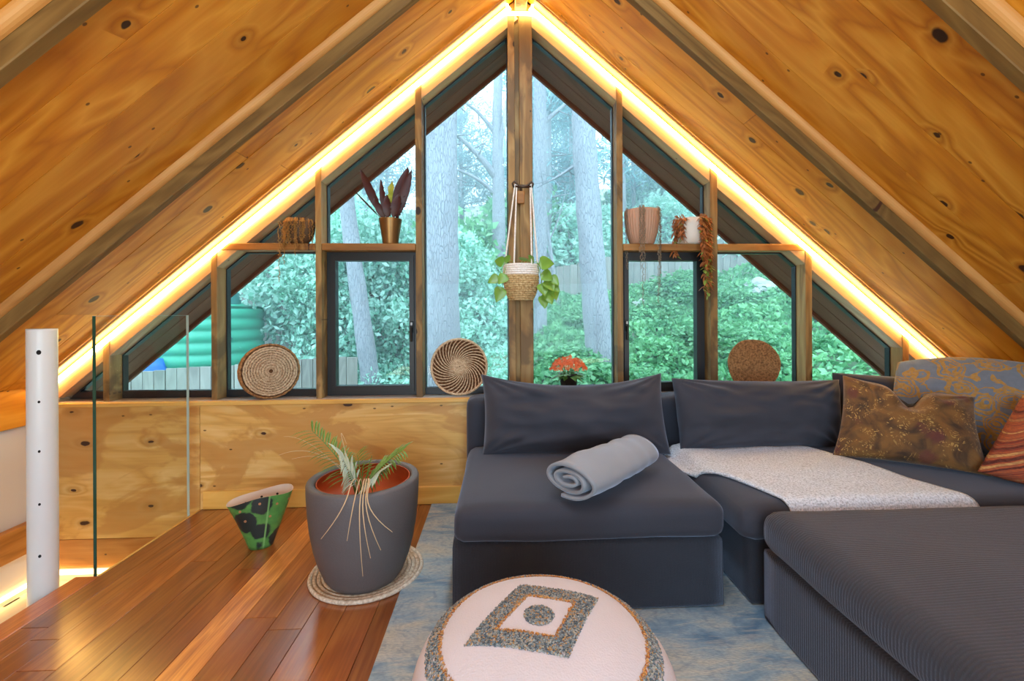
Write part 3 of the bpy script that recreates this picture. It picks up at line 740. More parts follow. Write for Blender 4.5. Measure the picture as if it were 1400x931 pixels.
# ------------------------------------------------------------------ jute mat, planter, palm
t = thing('round_mat', 'round coiled rope mat beneath the grey planter', 'mat', (-0.625, 2.152, 0.0))
pts = []; rr_ = 0.247; a = 0.0
for ring in range(13):
    r = 0.246 - 0.0185 * ring
    b = MB(); n = 64
    pts = [(r * cos(2 * pi * i / n), r * sin(2 * pi * i / n), 0.0093) for i in range(n + 1)]
    b.tube(pts, 0.0093, 8, False); b.build('rope_coil', None, t, True)
def rope_mat(name, a, b_):
    m = NT(name); v = m.obj(); an = m.n('TexNoise', {'Vector': v, 'Scale': 90.0, 'Detail': 2.0}).outputs[0]
    m.base(m.ramp(an, [(0.3, C(a)), (0.65, C(b_))])); m.set(Roughness=0.9); m.bump(m.noise(v, 160, 2), 0.8, 0.004); return m.m
MR = rope_mat('jute_rope', 'a8927a', 'd6c6b0'); MR2 = rope_mat('jute_rope_light', 'b9a892', 'e2d8c8')
for i, ch in enumerate(t.children): ch.data.materials.append(MR2 if i == 0 else MR)
MB().lathe([(0, .006), (.24, .006), (.24, 0.001), (0, 0.001)], 48).build('underside', MR, t)

t = thing('planter', 'large matt grey round planter standing on the coiled mat', 'planter', (-0.617, 2.08, 0.0190)); t.scale = (0.985, 0.985, 1.035)
prof = [(0, 0.0), (.135, 0.0), (.155, .010), (.178, .045), (.200, .10), (.217, .16), (.230, .23), (.238, .30), (.243, .38), (.244, .425), (.241, .433), (.234, .436), (.218, .436), (.210, .432), (.207, .42), (.205, .36), (.198, .30), (0, .29)]
MB().lathe(prof, 72).build('shell', plain('planter_clay', '5d5a5c', 0.55, var=0.16, vscale=5, bump=0.15, bscale=120), t, True)
MB().lathe([(0.199, .428), (.203, .428), (.202, .36), (.193, .335), (.06, .312), (0, .31)], 60).build('inner_pot', plain('terracotta_plastic', 'b95427', 0.5, var=0.1), t, True)
soil = MB().lathe([(.10, .318), (.07, .334), (0, .34)], 30, fn=lambda a, z: 1 + .1 * sin(3 * a)).build('soil', plain('soil', '2c1d12', 0.95), t, True)

M_PALM = plain('palm_green', '5d7f2f', 0.45, var=0.35, vscale=14); M_PALMB = plain('palm_pale', 'a9b9a6', 0.35, var=0.25, vscale=20); M_DRY = plain('dry_leaf', 'cbb189', 0.7, var=0.2, vscale=20)
t = thing('potted_palm', 'small green palm with feathery fronds growing in the grey planter', 'plant', (-0.632, 2.065, 0.355))
def bez(p0, p1, p2, n=14):
    p0, p1, p2 = map(Vector, (p0, p1, p2)); return [p0 * (1 - k) ** 2 + p1 * 2 * k * (1 - k) + p2 * k * k for k in [i / n for i in range(n + 1)]]
def leaflet(b, root, d, L, w, droop=0.25):
    d = d.normalized(); s = d.cross(Vector((0, 0, 1))); s = (s.normalized() if s.length > 1e-4 else Vector((1, 0, 0))); nn = s.cross(d)
    vs = []; 
    for k, wd in ((0, .35), (.35, 1), (.7, .75), (1, .04)):
        c = root + d * L * k - Vector((0, 0, 1)) * L * droop * k * k
        vs += [c - s * w * wd, c + nn * w * .35 * wd, c + s * w * wd]
    fs = []
    for i in range(3):
        for j in range(2): fs.append((i * 3 + j, i * 3 + j + 1, (i + 1) * 3 + j + 1, (i + 1) * 3 + j))
    b.add(vs, fs)
def frond(p1, p2, mat, Ls, n, name='frond', spread=1.5, dry=False):
    path = bez((0, 0, 0), p1, p2, 24); b = MB(); b.tube(path, [0.0045 - 0.0032 * i / 24 for i in range(25)], 6)
    rg = random.Random(int(abs(p2[0] * 7 + p2[1] * 3 + p2[2]) * 1000))
    for i in range(n):
        k = 0.35 + 0.65 * i / (n - 1); idx = min(23, int(k * 24)); p = path[idx].lerp(path[idx + 1], k * 24 - idx); tg = (path[idx + 1] - path[idx]).normalized()
        sd = tg.cross(Vector((0.0, -0.35, 1))).normalized()
        for s in (-1, 1):
            d = tg * (0.62 + .5 * k) + sd * s * spread + Vector((0, 0, .25)) + Vector((rg.uniform(-.12, .12), rg.uniform(-.12, .12), rg.uniform(-.1, .1)))
            leaflet(b, p, d, Ls * (1.0 - 0.45 * abs(k - .55)) * rg.uniform(.85, 1.1), 0.0052, 0.35)
    return b.build(name, mat, t, False)
frond((-0.03, -0.02, 0.17), (-0.19, -0.04, 0.335), M_PALM, 0.125, 19)
frond((-0.02, -0.03, 0.14), (-0.055, -0.09, 0.24), M_PALMB, 0.135, 18)
frond((0.05, -0.02, 0.15), (0.20, -0.05, 0.245), M_PALM, 0.115, 18)
frond((0.03, -0.05, 0.10), (0.115, -0.11, 0.17), M_PALMB, 0.125, 15)
frond((0.0, 0.03, 0.12), (-0.03, 0.06, 0.20), M_PALM, 0.10, 12)
b = MB(); rg = random.Random(2)
for i in range(11):
    a = rg.uniform(0, 6.28); e = Vector((cos(a) * .06, sin(a) * .05, rg.uniform(.13, .22))); b.tube(bez((cos(a) * .012, sin(a) * .012, -0.005), (cos(a) * .02, sin(a) * .02, .09), e, 6), [.0035, .0035, .003, .003, .0025, .002, .0015], 5)
b.build('shoot', M_PALM, t)
b = MB()
for p1, p2 in (((-.10, -.03, .26), (-.27, -.06, .22)), ((-.12, 0, .42), (-.05, -.02, .27)), ((-.16, -.03, .30), (-.33, -.05, .235)), ((-.2, -.05, .33), (-.30, -.07, .32))):
    b.tube(bez((-.02, 0, .08), p1, p2, 14), [.0022 - .0016 * i / 14 for i in range(15)], 5)
for sx_, ex, ez in ((.00, -.16, -.05), (.05, .06, -.20), (.07, .16, -.10), (.075, .24, -.03), (.06, .10, -.13), (.03, -.02, -.06)):
    X0 = sx_ + .02; X1 = sx_ + ex * .5 + .01
    pth = bez((.02, -.03, .06), (X0, -.13, .21), (X0 + .005, -.225, .135), 7)[:-1] + bez((X0 + .005, -.225, .135), (X0 + .01, -.30, .09), (X1, -.262, ez + .02), 7)
    b.tube(pth, [.0011 + .0013 * sin(pi * i / 14) for i in range(15)], 5)
b.build('dry_leaf', M_DRY, t)

# ------------------------------------------------------------------ green leather vase
def vase():
    t = thing('leaf_vase', 'green flared leather vase with dark leaf print and round holes on the floor', 'vase', (-1.250, 2.425, 0.0), rz=radians(24))
    def ring(k, ins=0.0): 
        rx = 0.056 + 0.096 * k; ry = 0.050 + 0.036 * k - 0.004 * k * k
        z = 0.262 * k
        return [((rx - ins) * cos(a), (ry - ins) * sin(a), z + k ** 3 * (0.018 * cos(a) - 0.006 * cos(2 * a + .4) + .006 * sin(3 * a))) for a in [2 * pi * i / 64 for i in range(64)]]
    def shell(ins, flip):
        vs = []; fs = []
        for j in range(15): vs += [(x, y, z + (0.004 if flip and j == 0 else 0)) for x, y, z in ring(j / 14, ins)]
        for j in range(14):
            for i in range(64):
                q = (j * 64 + i, j * 64 + (i + 1) % 64, (j + 1) * 64 + (i + 1) % 64, (j + 1) * 64 + i); fs.append(q[::-1] if flip else q)
        fs.append(tuple(range(63, -1, -1)) if not flip else tuple(range(64)))
        return vs, fs
    m = NT('leaf_print'); v = m.obj()
    vo = m.n('TexVoronoi', {'Vector': m.n('VectorMath', {0: v, 1: (0.03, 0.0, 0.02)}, operation='ADD').outputs[0], 'Scale': 9.0, 'Randomness': 1.0}); d = m.math('ADD', vo.outputs['Distance'], m.math('MULTIPLY', m.noise(v, 30, 2), 0.25))
    g = m.mix(m.noise(v, 30, 4, .5), C('35703c'), C('6aa650'))
    sx_ = m.n('SeparateXYZ', {0: v}).outputs
    rib = m.math('LESS_THAN', m.math('ABSOLUTE', m.math('SUBTRACT', sx_[0], m.math('MULTIPLY_ADD', sx_[2], 0.12, 0.012))), 0.004)
    col = m.mix(m.rng(d, 0.66, 0.60), g, C('23302f')); col = m.mix(m.math('MULTIPLY', rib, .8), col, C('7fb56a')); 
    m.base(col); m.set(Roughness=0.35)
    vs, fs = shell(0, False); o = recalc(MB().add(vs, fs).build('body', m.m, t, True))
    li = plain('suede_lining', 'd3bba6', 0.8, var=.06); vs, fs = shell(0.0025, True); MB().add(vs, fs).build('lining', li, t, True)
    R1, R2 = ring(1.0, 0), ring(1.0, 0.0025)
    MB().add(R1 + R2, [(i, (i + 1) % 64, 64 + (i + 1) % 64, 64 + i) for i in range(64)]).build('rim', li, t)
    cop = plain('hole_copper', 'b9845c', 0.4, 0.2); dk = plain('hole_shadow', '30241a', 0.8)
    for i, k in ((34, .86), (34, .70), (41, .84), (42, .62), (54, .84), (52, .63), (48, .9), (60, .86)):
        for ins, mat in ((-0.0012, cop), (0.0045, dk)):
            p0, q0, q1 = (Vector(ring(k, ins)[i]), Vector(ring(k, ins)[(i + 1) % 64]), Vector(ring(k + .03, ins)[i]))
            e1 = (q0 - p0).normalized(); e2 = (q1 - p0).normalized(); nn = e1.cross(e2).normalized()
            b = MB(); b.tube([p0 - nn * .0012, p0 + nn * .0012], 0.0062, 12)
            if ins < 0: b.build('eyelet', mat, t)
    for i, k in ((16, .86), (22, .82), (10, .85)):
        p0 = Vector(ring(k, 0.0034)[i]); q0 = Vector(ring(k, .0034)[i + 1]); nn = (q0 - p0).normalized().cross(Vector((0, 0, 1)))
        b = MB(); b.tube([p0 - nn * .001, p0 + nn * .001], 0.0062, 12); b.build('eyelet', dk, t)
vase()

# ------------------------------------------------------------------ glass balustrade
t = thing('glass_balustrade', 'frameless glass balustrade panel along the open edge of the loft', 'railing', (-1.872, 2.46, 0.0))
GY0, GY1 = -0.278, 0.352
MB().box(-0.006, 0.006, GY0 + .002, GY1 - .002, -0.16, 1.196).build('glass_panel', M_GLASS2, t)
ge = plain('glass_edge_green', '1f4a3c', 0.15); gl = plain('glass_edge_pale', 'a9bcb4', 0.15)
MB().box(-0.0065, 0.0065, GY0, GY0 + .003, -0.16, 1.196).build('near_edge', ge, t)
MB().box(-0.0065, 0.0065, GY1 - .003, GY1, -0.16, 1.196).build('far_edge', gl, t)
MB().box(-0.0065, 0.0065, GY0, GY1, 1.196, 1.1975).build('top_edge', gl, t)

# ------------------------------------------------------------------ things on the sill
M_WICK = rope_mat('wicker_pale', 'a88a68', 'd8bf9e'); M_WICKD = rope_mat('wicker_brown', '46290f', '6e4626'); M_SEAG = rope_mat('seagrass', '6a4524', 'b08050')
def face_frame(t, yaw, tilt): t.rotation_euler = (radians(90) - tilt, 0, yaw)      # local +z looks out of the disc
def torus(b, r, z, rad, n=56, sides=6, wob=0.0, ph=0.0):
    b.tube([((r + wob * sin(26 * 2 * pi * i / n + ph)) * cos(2 * pi * i / n), (r + wob * sin(26 * 2 * pi * i / n + ph)) * sin(2 * pi * i / n), z) for i in range(n + 1)], rad, sides, False)
# 1 shallow wicker basket showing its base
t = thing('wicker_basket', 'shallow round wicker basket with pale base outwards on the sill below the tank', 'basket', (-1.452, 2.938, 0.842)); face_frame(t, radians(36), radians(6))
MB().lathe([(0, 0.02), (.148, .02), (.156, .015), (.164, -.01), (.166, -.055), (.160, -.055), (.156, -.01), (.14, .008), (0, .008)], 56).build('body', M_WICKD, t, True)
for r in (.03, .045, .06, .075, .09, .105, .12, .135, .148):
    b = MB(); torus(b, r, .0205, .0062, 80, 6, .0012, r * 900); b.build('coil', M_WICK, t, True)
b = MB()
for i in range(44):
    a = 2 * pi * i / 44; r0_ = .012 if i % 2 == 0 else .045
    b.tube([(r0_ * cos(a), r0_ * sin(a), .0255), (.09 * cos(a), .09 * sin(a), .0265), (.15 * cos(a), .15 * sin(a), .024)], .0022, 5)
b.build('spokes', M_WICK, t)
for z in (.012, -.002, -.016, -.03, -.044, -.055):
    b = MB(); torus(b, .1655, z, .0068, 80, 6, .0015, z * 2000); b.build('side_coil', M_SEAG, t, True)
# 2 spiral basket
t = thing('spiral_basket', 'round openwork basket with pale curved spokes leaning on the sill beside the thick trunk', 'basket', (-0.266, 2.942, 0.858)); face_frame(t, radians(3), radians(6))
MB().lathe([(0, -.030), (.10, -.026), (.15, -.012), (.174, .008), (.176, .006), (.152, -.018), (.10, -.032), (0, -.036)], 56).build('bowl', M_WICKD, t, True)
def bowl_z(r): return -.026 + .034 * (r / .174) ** 3
b = MB(); torus(b, .176, .008, .0075, 64, 8); b.build('rim', M_WICK, t, True)
for r in (.008, .016, .024, .032):
    b = MB(); torus(b, r, -.024, .0048, 40, 6); b.build('coil', M_WICK, t, True)
b = MB()
for i in range(34):
    a0 = 2 * pi * i / 34
    b.tube([((.034 + .14 * k) * cos(a0 - 1.15 * k ** .8), (.034 + .14 * k) * sin(a0 - 1.15 * k ** .8), bowl_z(.034 + .14 * k) + .004) for k in [j / 9 for j in range(10)]], .0036, 6)
b.build('spokes', M_WICK, t)
for r in (.055, .075, .095, .115, .135, .152, .166):
    b = MB(); torus(b, r, bowl_z(r) + .001, .004, 64, 6); b.build('ring', rope_mat('ring_brown_%d' % int(r * 1000), '5c3a22', '7a5232'), t, True)
# 3 round seagrass mat
t = thing('woven_disc', 'round brown seagrass disc leaning on the sill above the long back cushion', 'basket', (1.680, 2.952, 0.848)); face_frame(t, radians(-6), radians(5))
MB().lathe([(0, .004), (.166, .004), (.168, -.002), (.166, -.008), (0, -.008)], 60, fn=lambda a, z: 1 + .018 * sin(3 * a + .8) + .008 * sin(7 * a)).build('body', M_SEAG, t)
for k in range(19):
    r = .009 * k + .004; b = MB(); n = 72
    b.tube([(r * (1 + .018 * sin(3 * 2 * pi * i / n + .8) + .008 * sin(7 * 2 * pi * i / n)) * cos(2 * pi * i / n), r * (1 + .018 * sin(3 * 2 * pi * i / n + .8) + .008 * sin(7 * 2 * pi * i / n)) * sin(2 * pi * i / n), .004 + .0012 * sin(i * (2 + k % 3))) for i in range(n + 1)], .0052, 6, False)
    b.build('coil', M_SEAG, t, True)
# kalanchoe
t = thing('flowering_plant', 'small orange flowering plant in a black pot on the sill right of the centre post', 'plant', (0.443, 2.957, 0.673))
MB().lathe([(0, 0), (.045, 0), (.060, .118), (.064, .120), (.065, .134), (.058, .134), (.055, .115), (0, .112)], 36).build('pot', plain('black_plastic', '17171a', 0.4), t, True)
M_KG = plain('kalanchoe_green', '4c7a35', 0.4, var=.3, vscale=20); M_KO = plain('kalanchoe_orange', 'e06028', 0.5, var=.45, vscale=45)
b = MB(); rg = random.Random(4)
for i in range(46):
    a = rg.uniform(0, 6.28); e = rg.uniform(-.1, .5); leaflet(b, Vector((cos(a) * .02, sin(a) * .02, .12)), Vector((cos(a), sin(a), e)), rg.uniform(.07, .11), .02, .35)
b.build('leaves', M_KG, t)
b = MB()
for i in range(210):
    a = rg.uniform(0, 6.28); r = sqrt(rg.random()) * .115; c = Vector((r * cos(a), r * sin(a) * .8, .150 + .095 * (1 - (r / .115) ** 2) ** .5 * rg.uniform(.45, 1.0)))
    up = Vector((c.x * 4 + rg.uniform(-.4, .4), c.y * 3 - .8, .6 + rg.uniform(-.3, .3))).normalized(); s1 = up.cross(Vector((rg.uniform(-1, 1), rg.uniform(-1, 1), .2))).normalized(); s2 = up.cross(s1); s_ = rg.uniform(.0085, .0125)
    for q in range(4):
        an = q * pi / 2; d = s1 * cos(an) + s2 * sin(an); e = s2 * cos(an) - s1 * sin(an)
        b.add([c, c + (d + e * .55) * s_ * .8 + up * .003, c + d * s_ * 1.25 + up * .004, c + (d - e * .55) * s_ * .8 + up * .003], [(0, 1, 2, 3)])
o = b.build('blossoms', M_KO, t); o['kind'] = 'stuff'
b = MB()
for i in range(16):
    a = rg.uniform(0, 6.28); r = rg.uniform(.02, .09); b.tube([(cos(a) * .02, sin(a) * .02, .115), (r * cos(a), r * sin(a) * .8, .19)], .0022, 5)
b.build('stems', M_KG, t)

# ------------------------------------------------------------------ things on the shelf rails
def strand(b, p, drop, rg, step=.012, size=.008, out=0.0):
    pts = [Vector(p)]; z = 0
    while z < drop:
        z += step; q = Vector((p[0] + rg.uniform(-.006, .006), p[1] + rg.uniform(-.004, .004) - out, p[2] - z)); pts.append(q)
    b.tube(pts, .0016, 4)
    for q in pts[1:]:
        for _ in range(3):
            d = Vector((rg.uniform(-1, 1), rg.uniform(-1, .3), rg.uniform(-.6, .6))).normalized(); leaflet(b, q, d, size * rg.uniform(.8, 1.5), size * .38, .2)
M_STR = plain('dry_strand', '8a6a42', 0.7, var=.35, vscale=30); M_STR2 = plain('grey_strand', '8c7c68', 0.7, var=.3, vscale=30)
Z1 = 1.6435
t = thing('trailing_plant', 'rounded brown pot overgrown with golden brown trailing strands on the left shelf rail', 'plant', (-1.262, 2.935, Z1))
MB().lathe([(0, 0), (.045, 0), (.07, .03), (.085, .07), (.088, .105), (.084, .135), (.078, .135), (.078, .1), (0, .09)], 36).build('pot', plain('pot_brown', '5a4430', 0.7, var=.2), t, True)
b = MB(); rg = random.Random(8)
for i in range(34):
    a = rg.uniform(-pi * .97, pi * .03); x, y = .089 * cos(a), .089 * sin(a)
    b.tube([(x * .5, y * .5, .14), (x * .9, y * .9, .152), (x, y, .13)], .0022, 4); strand(b, (x, y * 1.0 - .004, .14), rg.choice([.08, .10, .13, .15, .16]), rg, .011, .008)
for x, dr in ((-.088, .37), (-.075, .22), (-.06, .26), (.01, .20)): strand(b, (x, -.09, .13), dr, rg, .011, .0065)
b.build('strands', plain('gold_strand', 'a87a3c', 0.7, var=.35, vscale=30), t)
b = MB().lathe([(0, .135), (.05, .142), (.084, .128)], 24).build('growth', M_STR, t)

t = thing('calathea', 'burgundy leaved plant in a tapered bronze pot on the shelf rail above the left casement', 'plant', (-0.703, 2.958, Z1))
brz = plain('bronze_pot', '8d6e48', 0.32, 0.75, var=.25, vscale=9)
MB().lathe([(0, 0), (.047, 0), (.049, .004), (.072, .160), (.073, .163), (.069, .163), (.062, .12), (0, .115)], 40).build('pot', brz, t, True)
M_CAL = plain('calathea_burgundy', '3d1312', 0.45, var=.45, vscale=25); M_CALG = plain('calathea_green', '9aa23a', 0.4, var=.5, vscale=60)
def bigleaf(base, tip, w, mat, bend=.05, face=(0, -1, 0), waves=8):
    base, tip = Vector(base), Vector(tip); b = MB(); n = 16; ax = tip - base; side = ax.cross(Vector(face)).normalized(); nn = Vector(face); vs = []; fs = []
    for i in range(n + 1):
        k = i / n; wd = w * (sin(pi * min(1, max(0, (k - .22) / .78)) ** .8) ** .8 if k > .22 else .05) * (1 + .22 * sin(k * waves * 2 * pi)) + .0015
        c = base + ax * k + nn * bend * sin(pi * k) * .6
        vs += [c - side * wd + nn * .012 * sin(k * waves * 6.28), c + nn * -.006, c + side * wd + nn * .012 * cos(k * waves * 6.28)]
    for i in range(n):
        for j in range(2): fs.append((i * 3 + j, i * 3 + j + 1, (i + 1) * 3 + j + 1, (i + 1) * 3 + j))
    return b.add(vs, fs).build('leaf', mat, t, True)
bigleaf((-.02, 0, .12), (-.180, -.03, .475), .026, M_CAL); bigleaf((-.012, -.01, .12), (-.052, -.03, .41), .018, M_CAL)
bigleaf((.0, 0, .12), (.010, .01, .42), .022, M_CALG, waves=4); bigleaf((.01, 0, .12), (.115, .0, .50), .038, M_CAL)
bigleaf((.02, 0, .12), (.142, -.03, .47), .028, M_CAL, face=(.3, -1, 0)); bigleaf((.02, .02, .12), (.100, .03, .43), .040, M_CAL)
bigleaf((0, -.02, .12), (-.01, -.05, .31), .026, M_CAL); bigleaf((-.01, 0, .12), (-.09, -.05, .29), .022, M_CAL); bigleaf((.02, -.02, .12), (.07, -.05, .32), .030, M_CAL)
bigleaf((-.03, 0, .14), (-.225, -.02, .345), .004, M_CAL); bigleaf((.03, 0, .13), (.105, -.03, .265), .010, M_CAL)
MB().lathe([(0, .14), (.06, .135)], 20).build('soil', plain('soil2', '2a1c12', .9), t)

t = thing('trailing_plant', 'ribbed pink beige pot with thin hanging strands above the right casement', 'plant', (0.930, 2.945, Z1))
MB().lathe([(0, 0), (.068, 0), (.078, .01), (.096, .07), (.108, .14), (.112, .205), (.112, .222), (.105, .222), (.10, .17), (0, .16)], 180, fn=lambda a, z: 1 + (.018 * sin(36 * a) if .005 < z < .221 else 0)).build('pot', plain('pot_pink', 'b58f78', 0.75, var=.12, vscale=14), t, True)
b = MB(); rg = random.Random(12)
for i in range(40): 
    a = rg.uniform(0, 6.28); leaflet(b, Vector((.09 * cos(a), .09 * sin(a), .21)), Vector((cos(a), sin(a), .6)), .025, .006, .4)
for a, dr in ((-1.85, .62), (-1.75, .46), (-1.95, .38), (-2.0, .28), (-.85, .60), (-.70, .52), (-.55, .44), (-.5, .33), (-2.85, .38), (-2.95, .30), (-1.8, .22)):
    x, y = .116 * cos(a), .116 * sin(a); b.tube([(x * .8, y * .8, .215), (x * .97, y * .97, .235), (x, y, .22)], .002, 4); strand(b, (x, y - .006, .225), dr, rg, .013, .0075)
b.build('strands', M_STR2, t)

t = thing('trailing_plant', 'white pot half hidden by rust brown dried trailing leaves beside the ribbed pot', 'plant', (1.248, 2.945, Z1))
MB().lathe([(0, 0), (.072, 0), (.086, .012), (.096, .06), (.100, .12), (.100, .165), (.093, .165), (.09, .12), (0, .11)], 44).build('pot', plain('pot_white', 'd8cfc6', 0.5, var=.05), t, True)
M_RUST = plain('rust_leaf', '9a5a2a', 0.6, var=.5, vscale=22); M_GRN = plain('vine_green', '7f9a3e', 0.5, var=.4, vscale=22)
b = MB(); g = MB(); rg = random.Random(21)
for i in range(30):
    a = rg.uniform(-1.3, .3) if i < 20 else rg.uniform(-3.1, -2.3); x, y = .105 * cos(a), .105 * sin(a)
    dr = rg.uniform(.10, .46) if i < 20 else rg.uniform(.06, .26)
    if i in (3, 9, 14): dr = .50
    pts = [Vector((x * .6, y * .6, .15)), Vector((x, y, .185))]; z = .18
    while z > .18 - dr: z -= .02; pts.append(Vector((x + rg.uniform(-.012, .012) + .02 * (.18 - z) * (1 if i < 20 else -1), y + rg.uniform(-.01, .006) - .006, z)))
    b.tube(pts, .0018, 4)
    for q in pts[2:]:
        for _ in range(2):
            d = Vector((rg.uniform(-1, 1), rg.uniform(-1, .2), rg.uniform(-1.0, .1))).normalized()
            leaflet(g if (q.z < -.12 and rg.random() < .45) or rg.random() < .06 else b, q, d, rg.uniform(.022, .045), rg.uniform(.006, .011), .35)
b.build('dried_leaves', M_RUST, t); g.build('green_leaves', M_GRN, t)

# hanging planter on the centre post
t = thing('post_hook', 'wooden block with a dark double metal hook on the centre post', 'hook', (0.142, 2.895, 1.93))
MB().box(-.030, .014, -.018, 0, -.035, .045, .003).build('block', M_RAIL, t)
b = MB()
b.tube([(-.050, -.030, .060), (-.062, -.034, .085), (-.050, -.036, .098), (-.035, -.034, .085), (-.02, -.032, .072), (.03, -.032, .072), (.048, -.034, .085), (.058, -.036, .098), (.068, -.034, .085), (.06, -.030, .060)], .007, 8)
b.tube([(-.045, -.032, .066), (.056, -.032, .066)], .008, 8); b.tube([(-.008, 0, .02), (-.008, -.012, .05), (-.008, -.03, .066)], .007, 8)
b.build('metal_hook', plain('hook_iron', '4a3a30', 0.4, 0.7), t, True)
t = thing('hanging_planter', 'woven hanging basket planter with white rim and cords on the centre post', 'planter', (0.128, 2.785, 1.277))
M_BSK = rope_mat('seagrass_light', '9c7b4c', 'd2b888'); M_COT = rope_mat('white_cotton', 'd9d2cc', 'f0ebe6')
for k in range(12):
    z = .008 + k * .0125; r = .070 + .033 * (1 - (1 - k / 11) ** 2.2); b = MB(); torus(b, r, z, .0082, 80, 6, .0016, k * 2.1); b.build('basket_coil', M_BSK, t, True)
MB().lathe([(0, 0), (.066, .002), (.082, .03), (.096, .08), (.099, .155), (.095, .155), (.06, .02), (0, .02)], 40).build('liner', M_BSK, t, True)
for k in range(5):
    b = MB(); torus(b, .103 + .0006 * k, .160 + k * .0125, .0078, 64, 8); b.build('rim_coil', M_COT, t, True)
MB().lathe([(.099, .155), (.101, .22), (.096, .22), (.09, .17), (0, .17)], 40).build('rim_band', M_COT, t, True)
for x, y, hx in ((-.098, -.03, -.040), (-.045, -.092, -.028), (.06, -.085, .058), (.1, -.02, .066)):
    b = MB(); b.tube([(x, y, .19), (x, y, .23), (hx + .006, .078, .715), (hx + .010, .078, .735)], .0052, 8); b.build('cord', M_COT, t, True)
M_PO = plain('pothos_green', '6f9a3c', 0.35, var=.4, vscale=16); rg = random.Random(31)
def heart(base, d, L, face, mat=M_PO):
    base, d = Vector(base), Vector(d).normalized(); fa = Vector(face).normalized(); s_ = d.cross(fa).normalized(); vs = []; n = 9
    for i in range(n):
        k = i / (n - 1); w = .46 * L * (sin(pi * k ** .62) ** .85 if 0 < k < 1 else .02)
        c = base + d * L * k - Vector((0, 0, 1)) * .25 * L * k * k
        vs += [c - s_ * w - fa * .10 * L * -1, c, c + s_ * w + fa * .10 * L]
    fs = [(i * 3 + j, i * 3 + j + 1, (i + 1) * 3 + j + 1, (i + 1) * 3 + j) for i in range(n - 1) for j in range(2)]
    return MB().add(vs, fs).build('leaf', mat, t, True)
stems = MB()
for bx_, bz, d, L in ((-.10, .22, (-.6, -.4, .3), .075), (-.13, .135, (-.9, -.3, -.2), .075), (-.09, .15, (-.6, -.5, -.5), .075), (-.115, .075, (-.5, -.4, -.9), .085), (-.07, .235, (-.5, -.6, .4), .06),
                      (.02, .23, (-.2, -.8, .5), .07), (.05, .23, (.3, -.8, .5), .07), (.10, .215, (.9, -.4, .2), .10), (.12, .16, (.7, -.5, -.3), .085), (.14, .12, (.6, -.5, -.6), .085), (.16, .10, (.9, -.3, -.5), .08), (.15, .06, (.4, -.5, -.9), .085), (.12, .10, (.2, -.6, -.8), .08), (.17, .14, (.8, -.4, -.6), .07), (.13, .03, (.1, -.5, -1), .075), (.185, .07, (.3, -.5, -1), .07), (0, .225, (0, -1, .1), .05)):
    heart((bx_, -.06, bz), d, L, (rg.uniform(-.4, .4), -1, .35)); stems.tube(bez((bx_ * .5, -.03, .21), (bx_ * .9, -.07, .25), (bx_, -.06, bz), 8), .002, 5)
stems.build('stem', M_PO, t)

# ------------------------------------------------------------------ outside: slope, fences, tank, trees
def g(x, y): return -0.6 + 0.30 * max(0.0, y - 4.0) + 0.16 * max(-6, min(10, x)) + 0.10 * noise.noise(Vector((x * .5, y * .5, 0)))
n = 60; vs = []; fs = []
for j in range(n + 1):
    y = 3.7 + 50 * (j / n) ** 1.6
    for i in range(n + 1): x = -32 + 64 * i / n; vs.append((x, y, g(x, y)))
for j in range(n):
    for i in range(n): fs.append((j * (n + 1) + i, j * (n + 1) + i + 1, (j + 1) * (n + 1) + i + 1, (j + 1) * (n + 1) + i))
M_GND = plain('slope_soil', '8a9a80', 0.95, var=.3, vscale=2.5)
gr = struct(MB().add(vs, fs).build('ground', M_GND, None, True))
gb = struct(MB().box(-32, 32, -30, 3.7, -2.2, -1.9).build('ground', M_GND))

def leaf_mat(name, a, b_, tr=0.35):
    m = NT(name); oi = m.n('ObjectInfo'); v = m.obj(); nz = m.noise(v, 2.2, 3); n2 = m.n('TexWhiteNoise', {'Vector': m.n('VectorMath', {0: v, 1: (.12, .12, .12)}, operation='SNAP').outputs[0]}).outputs[0]
    k = m.math('ADD', m.math('MULTIPLY', nz, .5), m.math('MULTIPLY', n2, .5)); col = m.mix(m.rng(k, .25, .75), C(a), C(b_))
    tone = m.math('MULTIPLY_ADD', oi.outputs['Random'], 0.4, 0.8); col = m.mix(1.0, col, m.n('CombineColor', {0: tone, 1: tone, 2: tone}).outputs[0], 'MULTIPLY')
    m.base(col); m.set(Roughness=0.45); t_ = m.n('BsdfTranslucent', {'Color': col}); mx = m.n('MixShader', {0: tr, 1: m.b.outputs[0], 2: t_.outputs[0]})
    m.t.links.new(mx.outputs[0], m.o.inputs[0]); return m.m
L_SHRUB = leaf_mat('leaf_shrub', '7cb89c', 'd0eee0'); L_GC = leaf_mat('leaf_groundcover', '4f8f5c', '92c890'); L_PINE = leaf_mat('needle_pine_haze_tint', '6f9a9e', 'a8c8cc');  # pine needle colour carries a painted blue haze tint
def bark(name, a, b_):
    m = NT(name); v = m.obj(); p = m.n('TexVoronoi', {'Vector': m.vmul(v, (42, 42, 8.0)), 'Scale': 1.0}, feature='DISTANCE_TO_EDGE').outputs['Distance']
    e = m.rng(m.math('ADD', p, m.math('MULTIPLY', m.noise(v, 40, 3), .12)), 0.03, 0.2)
    col = m.mix(e, C(a), C(b_)); col = m.mix(m.rng(m.noise(m.vmul(v, (3, 3, 1.2)), 1.5, 4), .4, .7, 0, .4), col, C(a)); m.base(col); m.set(Roughness=0.9); m.bump(e, 0.6, 0.015); return m.m
M_BARK = bark('pine_bark', '828086', 'a19ea3'); M_BARKD = bark('grey_bark', '7a7874', 'a5a29c')

